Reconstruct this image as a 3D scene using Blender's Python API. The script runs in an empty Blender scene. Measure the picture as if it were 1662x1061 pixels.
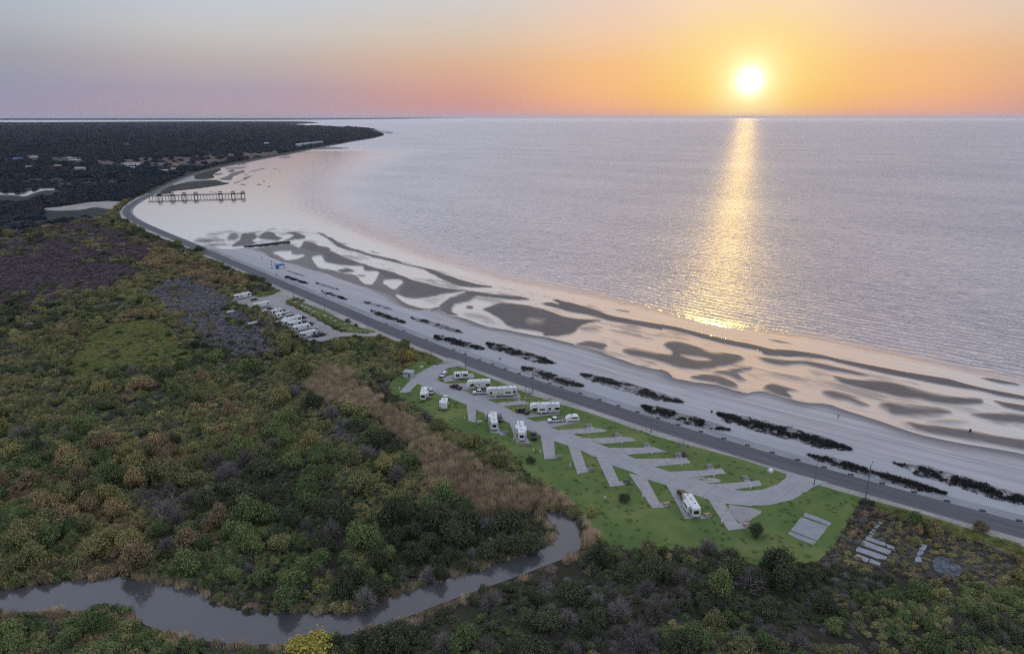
import bpy, bmesh, math, random
import numpy as np
from mathutils import Vector, Matrix
from mathutils.geometry import tessellate_polygon
random.seed(7); RNG = np.random.default_rng(11)
SC = bpy.context.scene
COL = SC.collection

# ------------------------------------------------------------------ camera
CAM_H, FOC, PITCH = 110.0, 1108.0, math.atan((530.5-190.6)/1108.0)
cd = bpy.data.cameras.new('camera'); cam = bpy.data.objects.new('camera', cd); COL.objects.link(cam)
cam.location = (0, 0, CAM_H); cam.rotation_euler = (math.pi/2-PITCH, 0, 0)
cd.sensor_width = 36; cd.lens = 36*FOC/1662; cd.clip_start = 1; cd.clip_end = 300000
SC.camera = cam

HAZE = 1.5e-5
def lin(c):
    return tuple(((v/255)/12.92 if v/255 <= .04045 else ((v/255+.055)/1.055)**2.4) for v in c)

# ------------------------------------------------------------------ node helpers
class NT:
    def __init__(s, tree): s.t = tree; s.n = tree.nodes; s.l = tree.links; s.n.clear()
    def add(s, typ, ins=None, **props):
        n = s.n.new(typ)
        for k, v in props.items(): setattr(n, k, v)
        for k, v in (ins or {}).items(): s.set(n.inputs[k], v)
        return n
    def set(s, sock, v):
        if isinstance(v, bpy.types.NodeSocket): s.l.new(v, sock)
        elif isinstance(v, bpy.types.Node): s.l.new(v.outputs[0], sock)
        else:
            if sock.type == 'RGBA' and len(v) == 3: v = (*v, 1)
            sock.default_value = v
    def math(s, op, a, b=0.0, c=None, clamp=False):
        n = s.n.new('ShaderNodeMath'); n.operation = op; n.use_clamp = clamp
        s.set(n.inputs[0], a); s.set(n.inputs[1], b)
        if c is not None: s.set(n.inputs[2], c)
        return n.outputs[0]
    def mapr(s, v, a, b, c=0., d=1., smooth=True):
        n = s.n.new('ShaderNodeMapRange'); n.interpolation_type = 'SMOOTHSTEP' if smooth else 'LINEAR'
        for i, x in enumerate((v, a, b, c, d)): s.set(n.inputs[i], x)
        return n.outputs[0]
    def mix(s, f, a, b, mode='MIX'):
        n = s.n.new('ShaderNodeMix'); n.data_type = 'RGBA'; n.blend_type = mode
        s.set(n.inputs[0], f); s.set(n.inputs[6], a); s.set(n.inputs[7], b)
        return n.outputs[2]
    def ramp(s, f, stops, interp='LINEAR'):
        n = s.n.new('ShaderNodeValToRGB'); e = n.color_ramp.elements; n.color_ramp.interpolation = interp
        while len(e) < len(stops): e.new(0.5)
        for k, (p, c) in enumerate(stops): e[k].position = p; e[k].color = (*c, 1)
        s.set(n.inputs[0], f); return n.outputs[0]
    def noise(s, vec, scale, detail=3, rough=.55, dist=0.):
        n = s.n.new('ShaderNodeTexNoise'); n.inputs['Scale'].default_value = scale
        n.inputs['Detail'].default_value = detail; n.inputs['Roughness'].default_value = rough
        n.inputs['Distortion'].default_value = dist
        if vec is not None: s.set(n.inputs['Vector'], vec)
        return n.outputs[0]
    def mapping(s, vec, scale=(1, 1, 1), rot=(0, 0, 0), loc=(0, 0, 0)):
        n = s.n.new('ShaderNodeMapping'); s.set(n.inputs[0], vec)
        n.inputs['Scale'].default_value = scale; n.inputs['Rotation'].default_value = rot; n.inputs['Location'].default_value = loc
        return n.outputs[0]

# ------------------------------------------------------------------ sky, sun, exposure
SUN_AZ, SUN_EL = math.radians(18.16), math.radians(2.65)
SUNV = (math.sin(SUN_AZ)*math.cos(SUN_EL), math.cos(SUN_AZ)*math.cos(SUN_EL), math.sin(SUN_EL))
W = bpy.data.worlds.new('World'); SC.world = W; W.use_nodes = True
w = NT(W.node_tree)
tc = w.add('ShaderNodeTexCoord')
nv = w.add('ShaderNodeVectorMath', {0: tc.outputs['Generated']}, operation='NORMALIZE')
sp = w.add('ShaderNodeSeparateXYZ', {0: nv})
el = w.math('MULTIPLY', w.math('ARCSINE', sp.outputs[2]), 57.29578)
elp = w.math('POWER', w.math('MAXIMUM', w.math('DIVIDE', el, 90.0), 0.0), 0.5)
az = w.math('ARCTAN2', sp.outputs[0], sp.outputs[1])
dz = w.math('SUBTRACT', az, SUN_AZ)
dz = w.math('MULTIPLY', w.math('ABSOLUTE', w.math('ARCTAN2', w.math('SINE', dz), w.math('COSINE', dz))), 57.29578)
def er(cols):   # colours at elevations 0.2, 1, 2, 4, 6, 8.5, 20, 45, 90 degrees
    return [((e/90)**.5, lin(c)) for e, c in zip((.2, 1, 2, 4, 6, 8.5, 20, 45, 90), cols)]
HI = [(214, 219, 230), (210, 220, 241), (204, 217, 245)]
R0 = w.ramp(elp, er([(252, 172, 104), (255, 188, 98), (255, 200, 104), (255, 212, 132), (254, 216, 158), (250, 220, 190), (240, 212, 184)]+HI[1:]))
R1 = w.ramp(elp, er([(236, 166, 132), (246, 180, 130), (250, 188, 126), (248, 194, 136), (243, 204, 168), (234, 208, 190), (228, 210, 196)]+HI[1:]))
R2 = w.ramp(elp, er([(202, 152, 152), (208, 152, 145), (214, 160, 142), (220, 178, 148), (216, 196, 176), (210, 206, 202), (208, 212, 218)]+HI[1:]))
R3 = w.ramp(elp, er([(182, 160, 170), (176, 158, 172), (172, 158, 172), (186, 176, 174), (198, 196, 194), (195, 203, 213), (200, 208, 219)]+HI[1:]))
R4 = w.ramp(elp, er([(160, 152, 172), (150, 148, 172), (147, 150, 172), (152, 155, 170), (165, 173, 186), (166, 186, 200), (186, 199, 216)]+HI[1:]))
c = w.mix(w.mapr(dz, 2, 11), R0, R1)
c = w.mix(w.mapr(dz, 9, 23), c, R2)
c = w.mix(w.mapr(dz, 20, 40), c, R3)
c = w.mix(w.mapr(dz, 38, 60), c, R4)
dt = w.add('ShaderNodeVectorMath', {0: nv, 1: SUNV}, operation='DOT_PRODUCT')
rad = w.math('MULTIPLY', w.math('ARCCOSINE', w.math('MINIMUM', dt.outputs['Value'], 0.9999999)), 57.29578)
def gauss(sig, amp):
    q = w.math('DIVIDE', rad, sig)
    return w.math('MULTIPLY', w.math('EXPONENT', w.math('MULTIPLY', w.math('MULTIPLY', q, q), -1.0)), amp)
c = w.mix(gauss(4.4, .72), c, lin((255, 230, 140)))
c = w.mix(1.0, c, w.mix(gauss(2.1, .75), (0, 0, 0), (.42, .48, .42)), 'ADD')
c = w.mix(1.0, c, w.mix(gauss(.82, 1.0), (0, 0, 0), (1.4, 1.4, 1.3)), 'ADD')
bg = w.add('ShaderNodeBackground', {0: c, 1: 1.0})
w.add('ShaderNodeOutputWorld', {0: bg})
SC.cycles.use_denoising = False; SC.cycles.filter_width = 1.15
W.cycles.sampling_method = 'MANUAL'; W.cycles.sample_map_resolution = 2048

sl = bpy.data.lights.new('sun', 'SUN'); sl.energy = .14; sl.angle = math.radians(1.5); sl.color = (1.0, .64, .10)
sun = bpy.data.objects.new('sun', sl); COL.objects.link(sun)
sun.rotation_euler = Vector(SUNV).to_track_quat('Z', 'Y').to_euler()
SC.view_settings.view_transform = 'Standard'; SC.view_settings.look = 'None'
SC.view_settings.exposure = 0.0; SC.view_settings.gamma = 1.0; SC.view_settings.use_curve_mapping = False
SC.cycles.max_bounces = 6; SC.cycles.diffuse_bounces = 3; SC.cycles.glossy_bounces = 3; SC.cycles.volume_bounces = 1
SC.cycles.sample_clamp_indirect = 4

# ------------------------------------------------------------------ geometry helpers
cP, sP = math.cos(PITCH), math.sin(PITCH)
def G(px, py, z=0.0):
    """point of the ground (height z) seen at a place of the survey photograph"""
    px = np.asarray(px, float); py = np.asarray(py, float)
    x = (px-831)/FOC; y = -(py-530.5)/FOC
    d0, d1, d2 = x, cP+y*sP, -sP+y*cP
    t = (z-CAM_H)/d2
    return np.stack([d0*t, d1*t, np.zeros_like(t)+z], -1)
def g1(p, z=0.0): return Vector(G(p[0], p[1], z).tolist())
def PX(P):
    P = np.asarray(P, float); x, y, z = P[..., 0], P[..., 1], (P[..., 2] if P.shape[-1] > 2 else 0)-CAM_H
    f = y*cP-z*sP; u = y*sP+z*cP
    f = np.where(f < 1e-3, 1e-3, f)
    return np.stack([831+FOC*x/f, 530.5-FOC*u/f], -1)
def crop(ox, oy, k): return lambda pts: [(ox+a/k, oy+b/k) for a, b in pts]
c3 = crop(300, 350, 3.613); c4 = crop(640, 400, 3.613); c5 = crop(950, 460, 3.536); c6 = crop(1250, 540, 3.789)
cp = crop(180, 230, 5.54); cl = crop(0, 180, 5.54); cr = crop(1260, 800, 4.888); ck = crop(340, 400, 4.155)
def chaikin(p, n=2, closed=True):
    p = np.asarray(p, float)
    for _ in range(n):
        q = np.roll(p, -1, 0) if closed else p[1:]
        a = p if closed else p[:-1]
        r = np.empty((len(a)*2, p.shape[1])); r[0::2] = a*.75+q*.25; r[1::2] = a*.25+q*.75
        p = r if closed else np.vstack([p[:1], r, p[-1:]])
    return p
def spline(p, n=4):
    p = np.asarray(p, float); a, b, c_, d = np.roll(p, 1, 0), p, np.roll(p, -1, 0), np.roll(p, -2, 0); o_ = []
    for t_ in np.arange(n)/n:
        o_.append(.5*(2*b+(c_-a)*t_+(2*a-5*b+4*c_-d)*t_**2+(3*b-a-3*c_+d)*t_**3)*1.0)
    return np.stack(o_, 1).reshape(-1, 2)
def inside(P, poly):
    P = np.asarray(P, float); poly = np.asarray(poly, float); x, y = P[:, 0], P[:, 1]
    r = np.zeros(len(P), bool); a = poly; b = np.roll(poly, -1, 0)
    for (x0, y0), (x1, y1) in zip(a, b):
        if y0 == y1: continue
        m = ((y0 > y) != (y1 > y)) & (x < (x1-x0)*(y-y0)/(y1-y0)+x0); r ^= m
    return r
def segdist(P, line, closed=False):
    P = np.asarray(P, float); L = np.asarray(line, float)
    a = L if closed else L[:-1]; b = np.roll(L, -1, 0) if closed else L[1:]
    best = np.full(len(P), 1e18)
    for p, q in zip(a, b):
        d = q-p; l2 = max((d*d).sum(), 1e-12); t = np.clip(((P-p)@d)/l2, 0, 1)
        e = P-(p+t[:, None]*d); best = np.minimum(best, (e*e).sum(1))
    return np.sqrt(best)
def vnoise(P, scale, seed=0):
    P = np.asarray(P, float)[:, :2]/scale+seed*17.3; i = np.floor(P).astype(np.int64); f = P-i; f = f*f*(3-2*f)
    def h(a, b):
        n = (a*374761393+b*668265263+seed*982451653) & 0x7fffffff
        n = ((n ^ (n >> 13))*1274126177) & 0x7fffffff
        return ((n ^ (n >> 16)) & 0xffff)/65535.0
    x, y = i[:, 0], i[:, 1]
    return (h(x, y)*(1-f[:, 0])+h(x+1, y)*f[:, 0])*(1-f[:, 1])+(h(x, y+1)*(1-f[:, 0])+h(x+1, y+1)*f[:, 0])*f[:, 1]
def sstep(a, b, x):
    t = np.clip((x-a)/(b-a), 0, 1); return t*t*(3-2*t)

def tag(o, label=None, cat=None, group=None, kind=None):
    if label: o['label'] = label
    if cat: o['category'] = cat
    if group: o['group'] = group
    if kind: o['kind'] = kind
    return o
def meshobj(name, V, F, mat=None, parent=None, smooth=False, attrs=None):
    me = bpy.data.meshes.new(name); me.from_pydata([tuple(v) for v in V], [], [tuple(f) for f in F])
    if mat: me.materials.append(mat)
    for k, a in (attrs or {}).items():
        at = me.attributes.new(k, 'FLOAT', 'POINT'); at.data.foreach_set('value', np.asarray(a, np.float32))
    if smooth: me.polygons.foreach_set('use_smooth', [True]*len(me.polygons))
    me.update()
    o = bpy.data.objects.new(name, me); COL.objects.link(o)
    if parent: o.parent = parent
    return o
def empty(name, loc=(0, 0, 0), rz=0.0):
    o = bpy.data.objects.new(name, None); COL.objects.link(o); o.location = loc; o.rotation_euler = (0, 0, rz); return o
def gridobj(name, P, mat, mask=None, attrs=None, smooth=True):
    """P: (n, m, 3) lattice"""
    n, m = P.shape[:2]; idx = np.arange(n*m).reshape(n, m)
    q = np.stack([idx[:-1, :-1], idx[1:, :-1], idx[1:, 1:], idx[:-1, 1:]], -1).reshape(-1, 4)
    V = P.reshape(-1, 3); at = {k: np.asarray(a).reshape(-1) for k, a in (attrs or {}).items()}
    if mask is not None: q = q[mask.reshape(-1)]
    used = np.unique(q); re = np.full(len(V), -1); re[used] = np.arange(len(used)); q = re[q]; V = V[used]
    at = {k: a[used] for k, a in at.items()}
    me = bpy.data.meshes.new(name); me.vertices.add(len(V)); me.vertices.foreach_set('co', V.astype(np.float32).ravel())
    me.loops.add(q.size); me.loops.foreach_set('vertex_index', q.ravel().astype(np.int32))
    me.polygons.add(len(q)); me.polygons.foreach_set('loop_start', np.arange(0, q.size, 4, dtype=np.int32))
    if smooth: me.polygons.foreach_set('use_smooth', np.ones(len(q), bool))
    for k, a in at.items():
        x = me.attributes.new(k, 'FLOAT', 'POINT'); x.data.foreach_set('value', a.astype(np.float32))
    me.update(calc_edges=True); me.validate(); me.materials.append(mat)
    # all lattices face up
    if len(me.polygons) and me.polygons[0].normal.z < 0: me.flip_normals()
    o = bpy.data.objects.new(name, me); COL.objects.link(o); return o
def sheet(name, pts3, mat, parent=None):
    pts = [Vector(p) for p in pts3]; tri = tessellate_polygon([pts])
    F = []
    for a, b, c_ in tri:
        n = (pts[b]-pts[a]).cross(pts[c_]-pts[a]); F.append((a, b, c_) if n.z > 0 else (a, c_, b))
    return meshobj(name, pts, F, mat, parent)
def pxsheet(name, px, z, mat, n=2):
    p = chaikin(px, n) if n else np.asarray(px, float)
    return sheet(name, G(p[:, 0], p[:, 1], z), mat)

class MB:
    def __init__(s): s.V = []; s.F = []
    def add(s, V, F):
        b = len(s.V); s.V += [tuple(v) for v in V]; s.F += [tuple(i+b for i in f) for f in F]; return s
    def box(s, x0, x1, y0, y1, z0, z1, tx=0.0, ty=0.0):
        V = [(x0, y0, z0), (x1, y0, z0), (x1, y1, z0), (x0, y1, z0), (x0+tx, y0+ty, z1), (x1-tx, y0+ty, z1), (x1-tx, y1-ty, z1), (x0+tx, y1-ty, z1)]
        return s.add(V, [(3, 2, 1, 0), (4, 5, 6, 7), (0, 1, 5, 4), (1, 2, 6, 5), (2, 3, 7, 6), (3, 0, 4, 7)])
    def prof(s, pts):
        """closed side outline [(x, z, half width)], swept across the vehicle"""
        n = len(pts); V = [(x, -wd, z) for x, z, wd in pts]+[(x, wd, z) for x, z, wd in pts]
        F = [tuple(range(n)), tuple(range(2*n-1, n-1, -1))]+[(i, i+n, (i+1) % n+n, (i+1) % n) for i in range(n)]
        return s.add(V, F)
    def cyl(s, p, q, r0, r1=None, n=8, cap=True):
        p, q = Vector(p), Vector(q); r1 = r0 if r1 is None else r1; d = (q-p)
        if d.length < 1e-6: return s
        a = d.orthogonal().normalized(); b = d.normalized().cross(a)
        V = [p+(a*math.cos(t)+b*math.sin(t))*r0 for t in np.arange(n)*2*math.pi/n]+[q+(a*math.cos(t)+b*math.sin(t))*r1 for t in np.arange(n)*2*math.pi/n]
        F = [(i, (i+1) % n, (i+1) % n+n, i+n) for i in range(n)]
        if cap: F += [tuple(range(n-1, -1, -1)), tuple(range(n, 2*n))]
        return s.add(V, F)
    def ball(s, c_, r, n=10, m=6, sz=1.0):
        V = []; F = []
        for i in range(m+1):
            th = math.pi*i/m
            for j in range(n): V.append((c_[0]+r*math.sin(th)*math.cos(2*math.pi*j/n), c_[1]+r*math.sin(th)*math.sin(2*math.pi*j/n), c_[2]+r*sz*math.cos(th)))
        for i in range(m):
            for j in range(n): F.append((i*n+j, (i+1)*n+j, (i+1)*n+(j+1) % n, i*n+(j+1) % n))
        return s.add(V, F)
    def build(s, name, mat, parent=None, smooth=False): return meshobj(name, s.V, s.F, mat, parent, smooth)

# ------------------------------------------------------------------ materials
def new_mat(name):
    m = bpy.data.materials.new(name); m.use_nodes = True; return m, NT(m.node_tree)
def out(t, sh): t.add('ShaderNodeOutputMaterial', {0: sh})
def plain(name, col, rough=.5, metal=0., spec=.5, var=.12, scale=1.5, coat=0.):
    m, t = new_mat(name)
    tcn = t.add('ShaderNodeTexCoord'); nz = t.noise(tcn.outputs['Object'], scale, 4)
    k = t.mapr(nz, .3, .7, 1-var, 1+var*.6)
    cc = t.mix(1.0, col, t.add('ShaderNodeCombineXYZ', {0: k, 1: k, 2: k}).outputs[0], 'MULTIPLY')
    b = t.add('ShaderNodeBsdfPrincipled', {'Base Color': cc, 'Roughness': rough, 'Metallic': metal, 'Specular IOR Level': spec, 'Coat Weight': coat})
    out(t, b); return m
def ground_mat(name, stops, scale=.08, fine=1.2, bump=.15, detail_amt=.35):
    m, t = new_mat(name); g = t.add('ShaderNodeNewGeometry').outputs['Position']
    a = t.noise(g, scale, 5, .6); b = t.noise(g, fine, 3, .65)
    cc = t.ramp(t.math('ADD', t.math('MULTIPLY', a, 1-detail_amt), t.math('MULTIPLY', b, detail_amt)), [(p, cc_) for p, cc_ in stops])
    bp = t.add('ShaderNodeBump', {'Height': b, 'Strength': .6, 'Distance': bump})
    out(t, t.add('ShaderNodeBsdfPrincipled', {'Base Color': cc, 'Roughness': .9, 'Specular IOR Level': .15, 'Normal': bp})); return m

CREST = math.atan2(-79.4, 91.2)        # direction of the wave crests, along the shore
def water_core(t, calm, deep=(.095, .105, .15), lo=.14, hi=1.16, amp=1.0, rough=.38, shallow=(.18, .175, .185)):
    g = t.add('ShaderNodeNewGeometry').outputs['Position']
    v = t.mapping(g, rot=(0, 0, -CREST))
    # long swell plus wind ripples, stretched along the crests
    wv = t.add('ShaderNodeTexWave', {'Vector': v, 'Scale': .05, 'Distortion': 6.0, 'Detail': 4.0, 'Detail Scale': 1.3, 'Detail Roughness': .6}, wave_type='BANDS', bands_direction='Y', wave_profile='SIN')
    n1 = t.noise(t.mapping(v, scale=(.06, .26, .2)), 1.0, 4, .65, .5)
    n2 = t.noise(t.mapping(v, scale=(.3, 1.0, 1)), 1.0, 2, .6)
    patch = t.mapr(t.noise(t.mapping(v, scale=(.0035, .008, 1)), 1.0, 3), .3, .7, .8, 1.05)
    h = t.math('ADD', t.math('MULTIPLY', wv.outputs['Fac'], 1.5), t.math('ADD', t.math('MULTIPLY', n1, 3.4), t.math('MULTIPLY', n2, .6)))
    rough_amt = t.math('SUBTRACT', 1.0, calm)
    bs = t.math('MULTIPLY', t.math('MULTIPLY', t.math('ADD', t.math('MULTIPLY', rough_amt, .97), .03), patch), amp)
    bp = t.add('ShaderNodeBump', {'Height': h, 'Strength': bs, 'Distance': 1.0})
    lw = t.add('ShaderNodeLayerWeight', {'Blend': .5, 'Normal': bp}).outputs['Facing']
    fac = t.mapr(t.math('POWER', lw, 2.2), 0.0, 1.0, lo, hi, False)
    fac = t.math('MINIMUM', t.math('ADD', fac, t.math('MULTIPLY', calm, .09), clamp=True), .88)
    df = t.add('ShaderNodeBsdfDiffuse', {0: t.mix(calm, deep, shallow)})
    gl = t.add('ShaderNodeBsdfGlossy', {'Color': (.985, .945, .955, 1), 'Roughness': t.math('ADD', t.math('MULTIPLY', rough_amt, rough), .02), 'Normal': bp})
    return t.add('ShaderNodeMixShader', {0: fac, 1: df, 2: gl}).outputs[0]
def attr(t, n): return t.add('ShaderNodeAttribute', attribute_name=n).outputs['Fac']
m, t = new_mat('sea_water'); out(t, water_core(t, attr(t, 'calm'))); SEA = m
def still_water(name, deep, lo, hi, amp=.02, rough=.05):
    m, t = new_mat(name); g = t.add('ShaderNodeNewGeometry').outputs['Position']
    bp = t.add('ShaderNodeBump', {'Height': t.noise(g, .9, 3), 'Strength': .12, 'Distance': amp*10})
    lw = t.add('ShaderNodeLayerWeight', {'Blend': .5, 'Normal': bp}).outputs['Facing']
    fac = t.mapr(t.math('POWER', lw, 2.2), 0.0, 1.0, lo, hi, False)
    dc = t.mix(t.noise(g, .05, 4), tuple(x*.75 for x in deep), tuple(x*1.25 for x in deep))
    out(t, t.add('ShaderNodeMixShader', {0: fac, 1: t.add('ShaderNodeBsdfDiffuse', {0: dc}), 2: t.add('ShaderNodeBsdfGlossy', {'Color': (.95, .96, 1, 1), 'Roughness': rough, 'Normal': bp})})); return m
CREEK = still_water('creek_water', (.075, .070, .074), .03, .56)
POND = still_water('pond_water', (.2, .2, .21), .3, .95)
# tidal flat: wet sand whose film of water mirrors the sky where it lies low
m, t = new_mat('tidal_sand'); g = t.add('ShaderNodeNewGeometry').outputs['Position']
wet = attr(t, 'wet'); damp = attr(t, 'damp')
rn = t.noise(t.mapping(g, scale=(.5, 1.6, 1), rot=(0, 0, -CREST)), 1.0, 4, .7)
big = t.noise(g, .05, 4, .6)
sand = t.mix(damp, (.25, .212, .20), (.095, .080, .080))
sand = t.mix(t.mapr(t.math('ADD', t.math('MULTIPLY', rn, .5), t.math('MULTIPLY', big, .5)), .35, .65, 0, .55), sand, (.115, .104, .108))
sand = t.mix(t.mapr(t.noise(t.mapping(g, scale=(.10, .42, 1), rot=(0, 0, -CREST)), 1.0, 4, .6), .50, .72, 0, .6), sand, (.175, .155, .16))
bp = t.add('ShaderNodeBump', {'Height': rn, 'Strength': .5, 'Distance': .05})
sd = t.add('ShaderNodeBsdfPrincipled', {'Base Color': sand, 'Roughness': .55, 'Specular IOR Level': .35, 'Normal': bp})
wsh = water_core(t, t.add('ShaderNodeValue').outputs[0]); t.n[[n.name for n in t.n if n.type == 'VALUE'][0]].outputs[0].default_value = 1.0
out(t, t.add('ShaderNodeMixShader', {0: wet, 1: sd, 2: wsh})); TIDAL = m
# dry beach with vehicle tracks running along it
m, t = new_mat('beach_sand'); g = t.add('ShaderNodeNewGeometry').outputs['Position']
al, ac, dp = attr(t, 'along'), attr(t, 'across'), attr(t, 'damp')
sv = t.add('ShaderNodeCombineXYZ', {0: t.math('MULTIPLY', al, .012), 1: t.math('MULTIPLY', ac, .55), 2: 0.0}).outputs[0]
st = t.noise(sv, 1.0, 5, .7, .6); bn = t.noise(g, .035, 4, .6); fn = t.noise(g, 1.6, 3, .7)
cc = t.mix(t.mapr(st, .38, .66), (.42, .39, .395), (.55, .52, .53))
cc = t.mix(t.mapr(bn, .45, .7, 0, .55), cc, (.39, .37, .395))
cc = t.mix(t.mapr(fn, .52, .75, 0, .3), cc, (.34, .32, .33))
wob = t.math('ADD', ac, t.math('MULTIPLY', t.math('SUBTRACT', t.noise(t.add('ShaderNodeCombineXYZ', {0: t.math('MULTIPLY', al, .02), 1: 0., 2: 0.}).outputs[0], 1.0, 2), .5), 3.0))
for d0, wd, s_ in ((.0, .8, .9), (2.4, .75, .85), (7.4, .7, .6), (-6.2, .7, .55), (14., .8, .6), (19., .7, .4)):
    k = t.mapr(t.math('ABSOLUTE', t.math('SUBTRACT', wob, d0+39.)), 0.1, wd, s_, 0.)
    k = t.math('MULTIPLY', k, t.mapr(t.noise(sv, 3.0, 2), .3, .6, .3, 1.))
    cc = t.mix(k, cc, (.27, .255, .265))
cc = t.mix(t.mapr(t.math('ADD', ac, t.math('MULTIPLY', bn, 24)), 24, 44, .6, 0), cc, (.355, .375, .40))
cc = t.mix(dp, cc, (.20, .178, .18))
bp = t.add('ShaderNodeBump', {'Height': t.math('ADD', fn, t.math('MULTIPLY', st, 1.5)), 'Strength': .5, 'Distance': .08})
out(t, t.add('ShaderNodeBsdfPrincipled', {'Base Color': cc, 'Roughness': .85, 'Specular IOR Level': .2, 'Normal': bp})); BEACH = m

LAND = ground_mat('marsh_ground', [(.3, (.020, .021, .015)), (.5, (.045, .043, .030)), (.7, (.085, .076, .055))], .03, .6, .3)
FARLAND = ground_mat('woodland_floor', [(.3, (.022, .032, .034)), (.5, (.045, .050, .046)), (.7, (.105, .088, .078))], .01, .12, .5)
LAWN = ground_mat('mown_grass', [(.32, (.075, .125, .038)), (.5, (.118, .170, .052)), (.66, (.20, .215, .08))], .05, .9, .12, .14)
ROUGHGRASS = ground_mat('rough_grass', [(.3, (.075, .105, .038)), (.5, (.14, .155, .055)), (.68, (.23, .21, .09))], .06, .8, .2, .45)
GRAVEL = ground_mat('shell_gravel', [(.3, (.24, .23, .235)), (.5, (.33, .315, .315)), (.7, (.42, .40, .395))], .07, 1.5, .05, .4)
SANDY = ground_mat('sandy_verge', [(.3, (.22, .205, .19)), (.5, (.36, .335, .315)), (.7, (.5, .47, .45))], .08, 1.0, .06, .45)
CONC = ground_mat('pale_concrete', [(.3, (.28, .28, .288)), (.5, (.35, .35, .357)), (.7, (.42, .417, .423))], .12, 1.8, .01, .45)
PADC = ground_mat('pad_concrete', [(.3, (.28, .27, .275)), (.5, (.36, .345, .35)), (.7, (.44, .42, .425))], .3, 1.6, .01, .5)
OLDCONC = ground_mat('old_concrete', [(.3, (.17, .18, .2)), (.5, (.30, .31, .33)), (.7, (.40, .41, .43))], .35, 2.2, .03, .5)
WALKCONC = ground_mat('seawall_concrete', [(.3, (.21, .22, .24)), (.5, (.29, .30, .32)), (.7, (.38, .38, .40))], .06, 1.2, .03, .4)
MUDSLAB = ground_mat('puddled_slab', [(.35, (.03, .035, .045)), (.5, (.1, .11, .13)), (.65, (.2, .21, .24))], .5, 1.5, .02, .4)
m, t = new_mat('asphalt'); al, ac = attr(t, 'along'), attr(t, 'across'); g = t.add('ShaderNodeNewGeometry').outputs['Position']
sv = t.add('ShaderNodeCombineXYZ', {0: t.math('MULTIPLY', al, .02), 1: t.math('MULTIPLY', ac, .9), 2: 0.}).outputs[0]
cc = t.mix(t.mapr(t.noise(sv, 1.0, 4, .6), .35, .65), (.080, .083, .098), (.122, .122, .140))
cc = t.mix(t.mapr(t.noise(g, 1.8, 3, .7), .5, .75, 0, .4), cc, (.05, .05, .06))
cc = t.mix(t.mapr(t.math('ABSOLUTE', ac), 3.4, 4.4, 0, .5), cc, (.21, .2, .2))
out(t, t.add('ShaderNodeBsdfPrincipled', {'Base Color': cc, 'Roughness': .75, 'Specular IOR Level': .3})); ROAD = m

def leaf_mat(name, c1, c2, c3_, trans=.22):
    m, t = new_mat(name); oi = t.add('ShaderNodeObjectInfo'); g = t.add('ShaderNodeNewGeometry')
    nz = t.noise(t.mapping(oi.outputs['Location'], scale=(.03, .03, 0)), 1.0, 3, .6)
    f = t.math('ADD', t.math('MULTIPLY', oi.outputs['Random'], .6), t.math('MULTIPLY', nz, .6), clamp=True)
    cc = t.ramp(f, [(.15, c1), (.55, c2), (.95, c3_)])
    ri = g.outputs['Random Per Island']
    v = t.mapr(ri, 0, 1, .50, 1.5, False)
    cc = t.mix(1.0, cc, t.add('ShaderNodeCombineXYZ', {0: v, 1: v, 2: v}).outputs[0], 'MULTIPLY')
    df = t.add('ShaderNodeBsdfDiffuse', {0: cc}); tr = t.add('ShaderNodeBsdfTranslucent', {0: cc})
    out(t, t.add('ShaderNodeMixShader', {0: trans, 1: df, 2: tr})); return m
LEAF = [leaf_mat('evergreen_leaf', (0.07, 0.086, 0.05), (0.102, 0.116, 0.066), (0.145, 0.152, 0.085)),
        leaf_mat('olive_leaf', (0.15, 0.16, 0.08), (0.235, 0.23, 0.11), (0.39, 0.34, 0.145)),
        leaf_mat('ochre_leaf', (0.19, 0.15, 0.095), (0.29, 0.22, 0.13), (0.43, 0.31, 0.16)),
        leaf_mat('bare_twig', (0.15, 0.132, 0.122), (0.225, 0.2, 0.185), (0.33, 0.3, 0.28), .1),
        leaf_mat('green_leaf', (0.095, 0.13, 0.062), (0.145, 0.19, 0.082), (0.23, 0.27, 0.108))]
YELLEAF = leaf_mat('yellow_leaf', (.33, .28, .07), (.44, .37, .09), (.55, .46, .12))
MARSH = leaf_mat('marsh_scrub', (0.125, 0.092, 0.115), (0.185, 0.14, 0.16), (0.26, 0.2, 0.2), .1)
LILAC = leaf_mat('grey_scrub', (.21, .19, .215), (.30, .275, .30), (.41, .38, .385), .1)
REED = leaf_mat('dry_reed', (.24, .185, .125), (.46, .36, .245), (.80, .64, .46), .45)
TUFT = leaf_mat('grass_blade', (.085, .135, .042), (.135, .185, .055), (.22, .235, .085), .3)
MEADOW = leaf_mat('meadow_grass', (0.18, 0.21, 0.075), (0.3, 0.31, 0.11), (0.43, 0.39, 0.16), .4)
DUNE = leaf_mat('dune_brush', (0.036, 0.037, 0.04), (0.06, 0.057, 0.056), (0.115, 0.105, 0.095), .1)
FARLEAF = leaf_mat('far_canopy', (0.024, 0.048, 0.07), (0.046, 0.068, 0.086), (0.11, 0.092, 0.088), .1)  # blue of the distant haze is mixed into these leaf colours
BARK = plain('bark', (.09, .075, .065), .9, scale=3)
SNAG = plain('bleached_wood', (.27, .265, .27), .8)

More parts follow.
